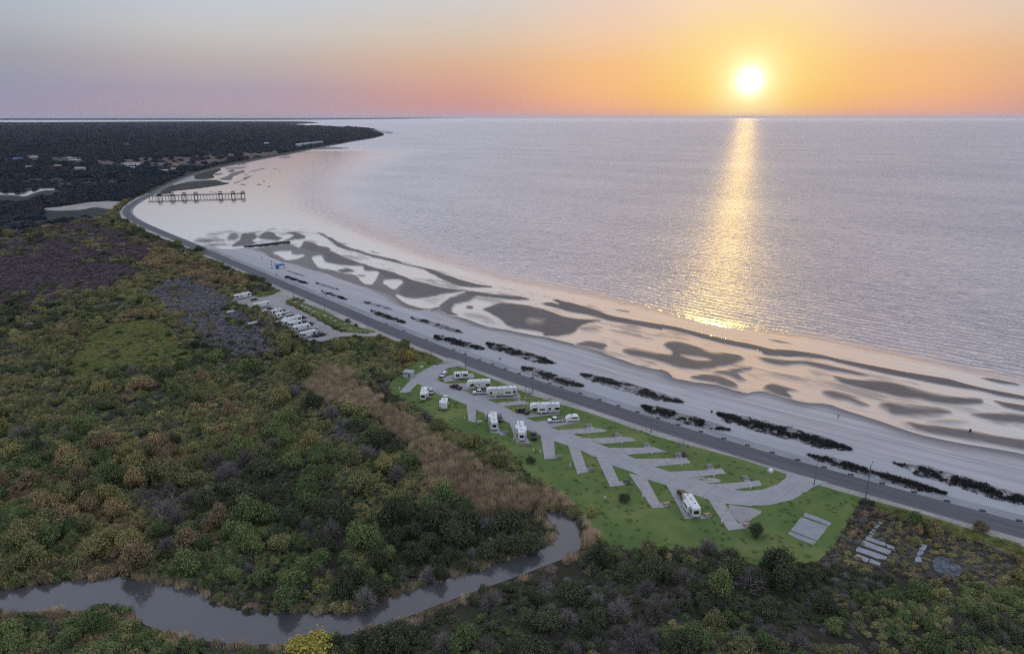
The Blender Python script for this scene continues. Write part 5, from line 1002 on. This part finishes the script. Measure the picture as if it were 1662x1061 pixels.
boat(pk((375, 572)), ang, 'pale covered boat alone in the grey scrub', 6.0); boat(pk((45, 402)), ang, 'small pale boat lying deep in the scrub left of the lot', 5.0)
for p_, f_, lb, kd_, pt in [((301, 412.5), (297, 411), 'white car parked on the verge beside the shore road', 'sedan', WHITEP)]: car(p_, f_, lb, kd_, pt, z=.05)

# ================================================================== FURNITURE
def lamp_post(px_, h, label, arm=1.6, name='street_lamp', cat='street lamp', group='lamp poles along the shore road', toward=-1):
    s, d = to_frame(G(*px_)[None]); n = -frame_pt(s, -1)[0][:2]+frame_pt(s, 0)[0][:2]; a = math.atan2(n[1], n[0])
    root = tag(empty(name, tuple(g1(px_)), a), label, cat, group); mb = MB(); mb.cyl((0, 0, 0), (0, 0, h), .17, .11, 8); mb.build('pole', GALV, root)
    mb = MB(); mb.box(-.25, .25, -.25, .25, 0, .12); mb.build('base_plate', GALV, root)
    if arm: mb = MB(); mb.cyl((0, 0, h-.25), (arm, 0, h), .06, .05, 6); mb.build('arm', GALV, root); part('lamp_head', DARKMET, root, (arm-.1, arm+.6, -.16, .16, h-.06, h+.1), tx=.08, ty=.04)
for q, h, lb in [((477, 485.5), 8.5, 'lamp pole at the lot entrance end of the grass island'), ((527, 504.5), 9, 'lamp pole beside the middle of the grass island'), ((596, 540), 9, 'lamp pole at the exit end of the grass island'), ((756, 602), 9.5, 'lamp pole behind the small entrance trailer'), ((864.5, 638), 9.5, 'lamp pole behind the tall blue striped trailer'),
                 ((1056.5, 701), 9.5, 'lamp pole above the third empty camp pad'), ((1321, 787.5), 7.5, 'lamp pole at the mouth of the loop drive'), ((1403, 817), 13, 'tallest pole at the corner of the mown lawn'), ((700, 577), 4, 'short pole on the bank before the campground entrance')]: lamp_post(q, h, lb)
def wood_pole(px_, h, label, lean=(0, 0), r=.13):
    root = tag(empty('utility_pole', tuple(g1(px_))), label, 'utility pole'); mb = MB(); mb.cyl((0, 0, 0), (lean[0], lean[1], h), r, r*.75, 8); mb.build('pole', GREYWOOD, root); part('cap', GALV, root, (lean[0]-.14, lean[0]+.14, lean[1]-.14, lean[1]+.14, h-.05, h+.1))
wood_pole((443, 534), 11.5, 'pale leaning pole rising in front of the parked trailers', (-1.7, 0), .2); wood_pole((852.3, 638), 6, 'short grey pole just left of the lamp behind the blue striped trailer'); wood_pole((599, 541), 8, 'second thin pole right beside the island exit lamp')
def pole_frame(px_, label, s_=1.0):
    root = tag(empty('pole_frame', tuple(g1(px_)), .4), label, 'timber frame'); 
    for x, y, h in ((-1.2, 0, 5.6), (.3, .2, 6.2)): mb = MB(); mb.cyl((x*s_, y, 0), (x*s_, y, h*s_), .13, .1, 7); mb.build('post', GREYWOOD, root)
    for a, b in (((-1.9, .05, 4.4), (1.2, .15, 4.6)), ((-1.9, .05, 3.5), (1.2, .15, 3.6)), ((.4, .2, 4.4), (3.6, -1.6, .1)), ((.5, .3, 3.2), (3.0, -2.2, .1))): mb = MB(); mb.cyl(tuple(v*s_ for v in a), tuple(v*s_ for v in b), .08, .08, 6); mb.build('brace', GREYWOOD, root)
    part('meter_box', LTGREY, root, (-1.45, -.95, -.35, -.13, 1.2, 2.0))
pole_frame((1107, 741), 'grey timber pole frame with meter box beside an empty pad'); pole_frame((858, 650), 'grey timber pole frame behind the long fifth wheel', .8)
def table(px_, label, mat=TANWOOD, rz=.3, z=.15):
    root = tag(empty('picnic_table', tuple(g1(px_, z)), rz), label, 'picnic table', 'campground picnic tables'); 
    for y in (-.32, -.11, .11, .32): part('plank', mat, root, (-.95, .95, y-.095, y+.095, .72, .78))
    for y in (-.85, .85): part('bench', mat, root, (-.95, .95, y-.15, y+.15, .42, .47))
    for x in (-.7, .7): mb = MB(); mb.cyl((x, -.75, 0), (x, .35, .72), .05, .05, 5); mb.cyl((x, .75, 0), (x, -.35, .72), .05, .05, 5); mb.cyl((x, -.85, .4), (x, .85, .4), .04, .04, 5); mb.build('leg_frame', DARKMET, root)
for p_, lb, mt in [((954.8, 690.8), 'picnic table first right of the rounded camper', GREYWOOD), ((1001.3, 706), 'picnic table second right of the rounded camper', GREYWOOD), ((1048.2, 722), 'picnic table third right of the rounded camper', GREYWOOD), ((1099.2, 739.2), 'picnic table beside the timber pole frame', GREYWOOD), ((1150.8, 757.2), 'picnic table next to last before the loop end', GREYWOOD), ((1209.2, 775.5), 'picnic table last before the loop end', GREYWOOD), ((837.5, 648.6), 'picnic table behind the tall blue striped trailer', GREYWOOD),
                   ((908, 742.5), 'grey picnic table on the scrub side pad beyond the blue pickup', GREYWOOD), ((959.5, 763), 'picnic table on the second empty scrub side pad', GREYWOOD), ((1017, 784), 'dark picnic table on the third empty scrub side pad', DARKWOOD), ((1082, 819), 'tan picnic table left of the lone white trailer', TANWOOD), ((1148, 837), 'tan picnic table right of the lone white trailer', TANWOOD), ((1212, 853), 'tan picnic table by the gravel patch', TANWOOD), ((778, 686), 'pale picnic table on the grass by the short empty pad', LTGREY), ((697.5, 647), 'picnic table beside the cream motorhome', GREYWOOD), ((664, 638), 'picnic table at the end of the first scrub side pad', GREYWOOD), ((858, 722), 'picnic table behind the flat roofed trailer', GREYWOOD), ((820, 703), 'picnic table beside the beige roofed motorhome', GREYWOOD)]: table(p_, lb, mt)
tag(pxsheet('picnic_slab', [(1134, 836), (1150, 835), (1153, 841), (1137, 842)], .12, CONC, 0), 'small concrete slab between the lone white trailer and tan table', kind='structure')
tag(pxsheet('picnic_slab', [(811, 700), (823, 701), (823, 706), (812, 706)], .12, CONC, 0), 'small concrete slab beside the beige roofed motorhome', kind='structure')
PADC_ = np.array([np.mean(np.array(q, float), 0) for q in PADS]); seen_ped = {}
for q in [(1158.5, 773.5), (1218, 793), (1106, 756), (1170.7, 849), (1058, 737.5), (1009, 720), (1042.5, 808), (982, 810), (865.5, 733), (877.5, 735), (753.6, 680), (649, 632), (925.6, 757), (804, 645), (878.7, 672.6), (919.6, 688), (834, 715), (728, 656)]:
    j = int(((PADC_-np.array(q))**2).sum(1).argmin()); k = seen_ped.get(j, 0); seen_ped[j] = k+1
    root = tag(empty('utility_pedestal', tuple(g1(q, .03))), '%s pedestal by the pad %s' % (['white utility', 'second white'][k], PADL[j].replace('empty, ', '')), 'pedestal', 'white utility pedestals')
    part('post', WHITEP, root, (-.14, .14, -.14, .14, 0, 1.1)); part('socket_box', WHITEP, root, (-.2, .2, -.24, -.13, .6, 1.18))
root = tag(empty('gas_tank', tuple(g1((1250.5, 768)))), 'round white tank on the grass inside the loop end', 'tank'); mb = MB(); mb.ball((0, 0, 1.0), .85, 14, 8, .9); mb.build('tank', WHITEP, root, True); part('stand', LTGREY, root, (-.6, .6, -.5, .5, 0, .35)); mb = MB(); mb.cyl((-1.1, .2, 0), (-1.1, .2, 1.1), .12, .12, 8); mb.build('valve_post', WHITEP, root)
root = tag(empty('marker_post', tuple(g1((1213.5, 760)))), 'thin white marker post on the grass near the loop end', 'post'); mb = MB(); mb.cyl((0, 0, 0), (0, 0, 1.7), .09, .07, 7); mb.build('post', WHITEP, root); part('cap', REDL, root, (-.08, .08, -.08, .08, 1.7, 1.8))
# block hut
root = tag(empty('block_hut', tuple(g1((663.5, 611.5))), heading((663.5, 611.5), (672, 612.5))), 'small grey block restroom hut with flat roof at the campground entrance', 'hut'); part('wall', WALLB, root, (-1.9, 1.9, -1.5, 1.5, 0, 2.6)); part('roof', ROOFG, root, (-2.3, 2.4, -1.9, 1.9, 2.6, 2.78))
d_ = part('door', STRIPE, root, (.5, 1.35, -1.54, -1.48, .05, 2.05)); part('handle', GALV, d_, (.58, .66, -1.6, -1.54, 1.0, 1.1)); part('vent', GLASS, root, (-1.4, -.4, -1.53, -1.48, 1.95, 2.3)); part('step', CONC, root, (.2, 3.2, -2.6, -1.5, 0, .14))
for q, lb in [((684.5, 596.5), 'pale box lying on the grass behind the block hut')]: root = tag(empty('equipment_box', tuple(g1(q))), lb, 'box'); part('body', WALLB, root, (-.7, .7, -.5, .5, 0, .55), tx=.05, ty=.05); part('lid', LTGREY, root, (-.76, .76, -.56, .56, .55, .62))
# island pads and bollards
for i, (x, y) in enumerate([(575, 375), (627, 397), (651, 408), (676, 419), (706, 437), (778, 465), (820, 481), (845, 500), (915, 521), (948, 550)]):
    q = ck([(x-16, y-1), (x+8, y-6), (x+18, y+1), (x-6, y+7)]); tag(pxsheet('island_slab', q, .1, CONC if i % 3 else SANDY, 0), 'pale concrete slab, %s from the entrance end of the grass island' % ['first', 'second', 'third', 'fourth', 'fifth', 'sixth', 'seventh', 'eighth', 'ninth', 'tenth'][i], kind='structure')
s0, s1 = px_s((482, 480)), px_s((598, 532)); mbp = MB(); mbp.cyl((0, 0, 0), (0, 0, 1.0), .11, .1, 7); src = mbp.build('bollard', GREYWOOD); n_ = 34
for i in range(n_):
    o = src if i == 0 else src.copy()
    if i: COL.objects.link(o)
    sS = s1+(s0-s1)*i/(n_-1); o.location = tuple(frame_pt(np.array([sS]), -11.8)[0]); tag(o, 'short wooden bollard in the row between grass island and road', 'bollard', 'bollards along the grass island')
# kerb drains
DR = [(1654, 849), (1594, 833), (1536, 817), (1482, 803), (1430, 789), (1378, 776), (1335, 762.5), (1292, 750), (1251, 737.5), (1211, 725), (1173, 713.5), (1136, 702), (1099, 691), (1066, 680.5), (1032, 670.5), (1001, 660.5), (969, 651), (939, 640), (911, 629), (889, 624), (863, 614), (841, 607), (818, 600), (798, 592), (775, 585), (752, 576), (733, 569), (690, 552), (652, 538), (622, 527)]
ds, dd_ = to_frame(G(*np.array(DR, float).T)); k0 = None
mb = MB(); mb.box(-.8, .8, -.5, .5, 0, .3, .06, .06); a = mb.build('kerb_drain', ROCK); b = part('grate', DARKMET, a, (-.62, .62, -.34, .34, .3, .33)); tag(a, 'dark kerb drain on the seaward edge of the road', 'drain', 'kerb drains along the shore road')
for i, s in enumerate(ds):
    o = a if i == 0 else a.copy()
    if i: COL.objects.link(o); g_ = b.copy(); COL.objects.link(g_); g_.parent = o
    o.location = tuple(frame_pt(np.array([s]), 5.3, .1)[0]); tt = frame_pt(np.array([s+1]), 0)[0]-frame_pt(np.array([s-1]), 0)[0]; o.rotation_euler = (0, 0, math.atan2(tt[1], tt[0])+.5)
# beach canopy and bins
root = tag(empty('beach_canopy', tuple(g1((455, 435.5))), .35), 'blue canopy shelter on the upper beach', 'canopy')
for x in (-3, 0, 3):
    for y in (-2, 2): mb = MB(); mb.cyl((x, y, 0), (x, y, 2.4), .07, .07, 6); mb.build('leg', GALV, root)
mb = MB(); mb.prof([(-3.4, 2.35, 2.4), (-3.4, 2.6, 2.4), (3.4, 2.6, 2.4), (3.4, 2.35, 2.4)]); mb.add([(-3.4, -2.4, 2.6), (3.4, -2.4, 2.6), (3.4, 2.4, 2.6), (-3.4, 2.4, 2.6), (-2.6, 0, 3.5), (2.6, 0, 3.5)], [(0, 1, 5, 4), (2, 3, 4, 5), (1, 2, 5), (3, 0, 4)]); mb.build('canopy', BLUEC, root); part('side_panel', BLUEC, root, (-3.3, -1.0, -2.05, -2.0, .3, 2.35)); part('counter', WHITEP, root, (-.6, 2.2, -1.9, -1.3, 0, 1.1))
for i, (q, lb) in enumerate([((441, 425.5), 'small dark barrel farthest from the road beside the blue canopy'), ((440.5, 430), 'dark barrel in the middle beside the blue canopy'), ((445.5, 429.5), 'dark barrel closest to the blue canopy'), ((441.5, 435.5), 'dark barrel nearest the road beside the blue canopy'), ((425.3, 420), 'lone dark barrel far up the beach'), ((449, 446.5), 'slim dark marker barrel between canopy and road'), ((1155, 669.5), 'small dark barrel between two brush beds'), ((1574.5, 700), 'tiny dark barrel on the wet sand at right')]):
    root = tag(empty('barrel', tuple(g1(q, .1))), lb, 'barrel'); mb = MB(); mb.cyl((0, 0, 0), (0, 0, .95), .34, .36, 12); mb.build('drum', DARKMET, root); mb = MB(); mb.cyl((0, 0, .95), (0, 0, 1.05), .37, .33, 12); mb.build('lid', STRIPE, root)
root = tag(empty('sign_post', tuple(g1((811.8, 587)))), 'dark sign post on the walk opposite the trailers', 'sign'); mb = MB(); mb.cyl((0, 0, 0), (0, 0, 2.2), .07, .07, 6); mb.build('post', DARKMET, root); part('panel', DARKMET, root, (-.3, .3, -.04, .04, 1.3, 2.1))
root = tag(empty('rock_groin', tuple(g1((402, 399.2)))), 'low dark rock groin jutting across the sand flat', 'groin'); a, b = g1((398, 399.8)), g1((467, 393.3)); ax = b-a
for i in range(60):
    u = i/59; p_ = a+ax*u-root.location; mb = MB(); s_ = 1.6*(.5+u*.8); mb.box(-s_, s_, -s_*.7, s_*.7, -.5, .5+.5*u, s_*.3, s_*.25); o = mb.build('rock', ROCK, root); o.location = p_+Vector((random.uniform(-.8, .8), random.uniform(-.6, .6)*(1+3*u), 0)); o.rotation_euler[2] = random.random()*3
# pier
A, B = g1((240, 322.5)), g1((397, 318.3)); ax = (B-A); PL = ax.length; pr_ = tag(empty('pier', tuple(A), math.atan2(ax.y, ax.x)), 'long timber fishing pier with seven covered bays', 'pier'); ZD = 3.5
part('deck', GREYWOOD, pr_, (0, PL, -1.7, 1.7, ZD, ZD+.3)); 
for sgn in (-1, 1):
    mb = MB(); mb.box(0, PL, sgn*1.65-.06, sgn*1.65+.06, ZD+1.15, ZD+1.3); mb.box(0, PL, sgn*1.65-.04, sgn*1.65+.04, ZD+.7, ZD+.78); mb.build('railing', DARKWOOD, pr_)
    mb = MB(); mb.box(0, PL, sgn*1.2-.15, sgn*1.2+.15, ZD-.5, ZD); mb.build('beam', DARKWOOD, pr_)
for i in range(int(PL/4.2)):
    x = 2+i*4.2; mb = MB(); mb.cyl((x, -1.3, -1), (x, -1.3, ZD-.1), .17, .17, 6); mb.cyl((x, 1.3, -1), (x, 1.3, ZD-.1), .17, .17, 6); mb.box(x-.15, x+.15, -1.8, 1.8, ZD-.35, ZD-.05); mb.build('pile', DARKWOOD, pr_)
for f_ in (.12, .248, .37, .49, .745, .88, .985):
    x = PL*f_; s_ = part('shelter', DARKWOOD, pr_, (x-2.6, x+2.6, -3.4, 3.4, ZD+.02, ZD+.35), (x-2.5, x-2.3, -3.3, -3.1, ZD, ZD+3), (x+2.3, x+2.5, -3.3, -3.1, ZD, ZD+3), (x-2.5, x-2.3, 3.1, 3.3, ZD, ZD+3), (x+2.3, x+2.5, 3.1, 3.3, ZD, ZD+3), (x-2.4, x+2.4, -3.3, -3.2, ZD+.3, ZD+1.3), (x-2.4, x+2.4, 3.2, 3.3, ZD+.3, ZD+1.3), (x-2.4, x-2.0, -3.2, -2.8, -1, ZD), (x+2.0, x+2.4, -3.2, -2.8, -1, ZD), (x-2.4, x-2.0, 2.8, 3.2, -1, ZD), (x+2.0, x+2.4, 2.8, 3.2, -1, ZD))
    mb = MB(); mb.box(x-3.0, x+3.0, -3.9, 3.9, ZD+3.0, ZD+3.15); mb.add([(x-3, -3.9, ZD+3.15), (x+3, -3.9, ZD+3.15), (x+3, 3.9, ZD+3.15), (x-3, 3.9, ZD+3.15), (x, 0, ZD+4.4)], [(0, 1, 4), (1, 2, 4), (2, 3, 4), (3, 0, 4)]); mb.build('shelter_roof', ROOFD, s_)
# far houses
def house(px_, wd, dp, h, label, wall, roof, rz=.2, gable=True, stilts=2.6, nwin=3):
    root = tag(empty('house', tuple(g1(px_)), rz), label, 'house', 'far houses along the coast'); z0 = stilts; part('wall', wall, root, (-wd/2, wd/2, -dp/2, dp/2, z0, z0+h)); mb = MB()
    for x in np.linspace(-wd/2+.3, wd/2-.3, 4):
        for y in (-dp/2+.3, dp/2-.3): mb.box(x-.2, x+.2, y-.2, y+.2, -.2, z0)
    mb.build('stilt', DARKWOOD, root); o = .7; mb = MB(); zt = z0+h
    if gable: mb.add([(-wd/2-o, -dp/2-o, zt), (wd/2+o, -dp/2-o, zt), (wd/2+o, dp/2+o, zt), (-wd/2-o, dp/2+o, zt), (-wd/2-o*.4, 0, zt+dp*.28), (wd/2+o*.4, 0, zt+dp*.28)], [(0, 1, 5, 4), (2, 3, 4, 5), (1, 2, 5), (3, 0, 4), (3, 2, 1, 0)])
    else: mb.box(-wd/2-.3, wd/2+.3, -dp/2-.3, dp/2+.3, zt, zt+.4)
    mb.build('roof', roof, root)
    for i in range(nwin):
        x = -wd/2+wd*(i+.5)/nwin
        for sgn in (-1, 1): part('window', GLASS, root, (x-.7, x+.7, sgn*dp/2-.04, sgn*dp/2+.04, z0+h*.35, z0+h*.8))
for p_, wd, dp, h, lb, wl, rf, gb, stl in [((31, 262.5), 22, 12, 5, 'blue roofed house among trees at far left', HWHITE, ROOFB, True, 2), ((48, 276), 10, 9, 4, 'small white house below the blue roofed one', HWHITE, ROOFG, True, 2.6), ((95, 274), 12, 9, 4, 'tan roofed house between the small white houses', HTAN, ROOFT, True, 2.6), ((127, 278), 10, 8, 4, 'pale house left of the white pair', HWHITE, ROOFG, True, 2.6), ((135, 278.5), 9, 8, 4.5, 'white house with grey roof beside the pale one', HWHITE, ROOFG, True, 2.6),
   ((215, 271.5), 30, 14, 9, 'large flat white building among the far trees', HWHITE, ROOFG, False, .6), ((216, 275), 8, 6, 4, 'low white annexe below the large white building', HWHITE, ROOFG, True, .6), ((268, 279.5), 22, 8, 3.5, 'long low pale shed by the far road', LTGREY, ROOFG, True, .3), ((278, 276), 9, 8, 5, 'white stilt house beside the long low shed', HWHITE, ROOFD, True, 3), ((282, 279.5), 8, 7, 4.5, 'small white stilt house closest to the far road', HWHITE, ROOFT, True, 3), ((287, 275), 8, 8, 7, 'tan narrow house by the far road', HTAN, ROOFT, True, 3)]: house(p_, wd, dp, h, lb, wl, rf, .15, gb, stl)
for i, (x, y) in enumerate([(485, 238.5), (492, 237.5), (499, 236.7), (506, 236), (513, 235.2), (520, 234.4), (433, 236.5)]): house((x, y), 20, 13, 6, ['first', 'second', 'third', 'fourth', 'fifth', 'last'][i]+' grey roofed house from the left in the shore row' if i < 6 else 'lone pale house in the woods behind the shore row', WALLB if i % 2 else HWHITE, ROOFG, .5, True, 3)
for i, (x, y) in enumerate([(608, 214.6), (614, 215.3), (621, 216.4), (628, 217.2), (634, 218)]): house((x, y), 26, 20, 8, ['first', 'second', 'third', 'fourth', 'last'][i]+' pale house from the left at the tip of the wooded point', HWHITE, ROOFG, .3, True, 3)
for px_, h, lb in [((751, 191.3), 330, 'tiny pale tower on the horizon at the end of the far shore'), ((812, 190.9), 300, 'tiny platform on the horizon right of the far shore')]:
    root = tag(empty('horizon_tower', tuple(G(px_[0], px_[1]))), lb, 'tower'); part('shaft', ROOFD, root, (-80, 80, -80, 80, 0, h*.5), tx=20, ty=20); part('top', ROOFD, root, (-45, 45, -45, 45, h*.5, h*.75), tx=25, ty=25)
# person walking on the beach
def person(px_, label, rz):
    root = tag(empty('person', tuple(g1(px_, .05)), rz), label, 'person'); me = bpy.data.meshes.new('body')
    J = {'pel': ((0, 0, .95), .145), 'wst': ((0, 0, 1.1), .125), 'chs': ((.01, 0, 1.32), .155), 'nck': ((.02, 0, 1.48), .06), 'hd0': ((.03, 0, 1.57), .085), 'hd1': ((.04, 0, 1.68), .1), 'hd2': ((.03, 0, 1.77), .06)}
    E_ = [('pel', 'wst'), ('wst', 'chs'), ('chs', 'nck'), ('nck', 'hd0'), ('hd0', 'hd1'), ('hd1', 'hd2')]
    for s_, y, f_ in (('l', .1, 1), ('r', -.1, -1)):
        J.update({s_+'hip': ((.0, y, .88), .1), s_+'kne': ((.16*f_+.05, y, .5), .065), s_+'ank': ((.24*f_-(.06 if f_ < 0 else 0), y, .09), .042), s_+'toe': ((.24*f_+.16, y, .035), .035), s_+'sho': ((.01, y*2.0, 1.41), .06), s_+'elb': ((-.12*f_, y*2.5, 1.14), .042), s_+'wri': ((-.14*f_+.1, y*2.6, .92), .03), s_+'plm': ((-.14*f_+.13, y*2.6, .85), .033)})
        E_ += [('pel', s_+'hip'), (s_+'hip', s_+'kne'), (s_+'kne', s_+'ank'), (s_+'ank', s_+'toe'), ('chs', s_+'sho'), (s_+'sho', s_+'elb'), (s_+'elb', s_+'wri'), (s_+'wri', s_+'plm')]
        for k, (dx, ln) in enumerate(((.03, .075), (.012, .09), (-.008, .095), (-.026, .085))):
            b = J[s_+'plm'][0]; J[s_+'fa%d' % k] = ((b[0]+dx, b[1], b[2]-ln*.5), .009); J[s_+'fb%d' % k] = ((b[0]+dx+.012, b[1]-y*.12, b[2]-ln), .008); E_ += [(s_+'plm', s_+'fa%d' % k), (s_+'fa%d' % k, s_+'fb%d' % k)]
        b = J[s_+'wri'][0]; J[s_+'th'] = ((b[0]+.055, b[1]-y*.15, b[2]-.09), .01); E_ += [(s_+'wri', s_+'th')]
    nm = list(J); me.from_pydata([J[k][0] for k in nm], [(nm.index(a), nm.index(b)) for a, b in E_], [])
    o = bpy.data.objects.new('body', me); COL.objects.link(o); o.parent = root; o.modifiers.new('skin', 'SKIN'); o.modifiers.new('sub', 'SUBSURF').levels = 1; o.modifiers['sub'].render_levels = 1
    lay = me.skin_vertices[0].data if len(me.skin_vertices) else None
    if lay is None: o.data.skin_vertices.new() if hasattr(o.data.skin_vertices, 'new') else None; lay = me.skin_vertices[0].data if len(me.skin_vertices) else []
    for v, k in zip(lay, nm): v.radius = (J[k][1],)*2
    if len(lay): lay[0].use_root = True
    o.data.materials.append(DARKMET); mb = MB(); mb.ball((.02, 0, 1.72), .125, 12, 8, .95); mb.build('hair', BLACKP, root, True); mb = MB(); mb.ball((.105, 0, 1.66), .07, 10, 6, 1.3); mb.build('face', HTAN, root, True)
    mb = MB(); mb.prof([(-.15, .85, .17), (-.16, 1.2, .18), (-.13, 1.45, .19), (.15, 1.45, .19), (.19, 1.2, .18), (.16, .85, .18)]); mb.build('jacket', NAVY, root)
person((1360.5, 679), 'person in dark clothes walking along the beach', 2.4)

# ================================================================== AIR
hm = bpy.data.materials.new('haze'); hm.use_nodes = True; ht = NT(hm.node_tree)
pv = ht.add('ShaderNodeVolumePrincipled', {'Color': (.76, .80, .96), 'Density': HAZE, 'Anisotropy': 0.6}); ho = ht.add('ShaderNodeOutputMaterial'); ht.l.new(pv.outputs[0], ho.inputs['Volume'])
mb = MB(); mb.box(-140000, 140000, -140000, 140000, -3, 260); o = mb.build('haze', hm); tag(o, 'thin evening haze over land and bay', kind='stuff')
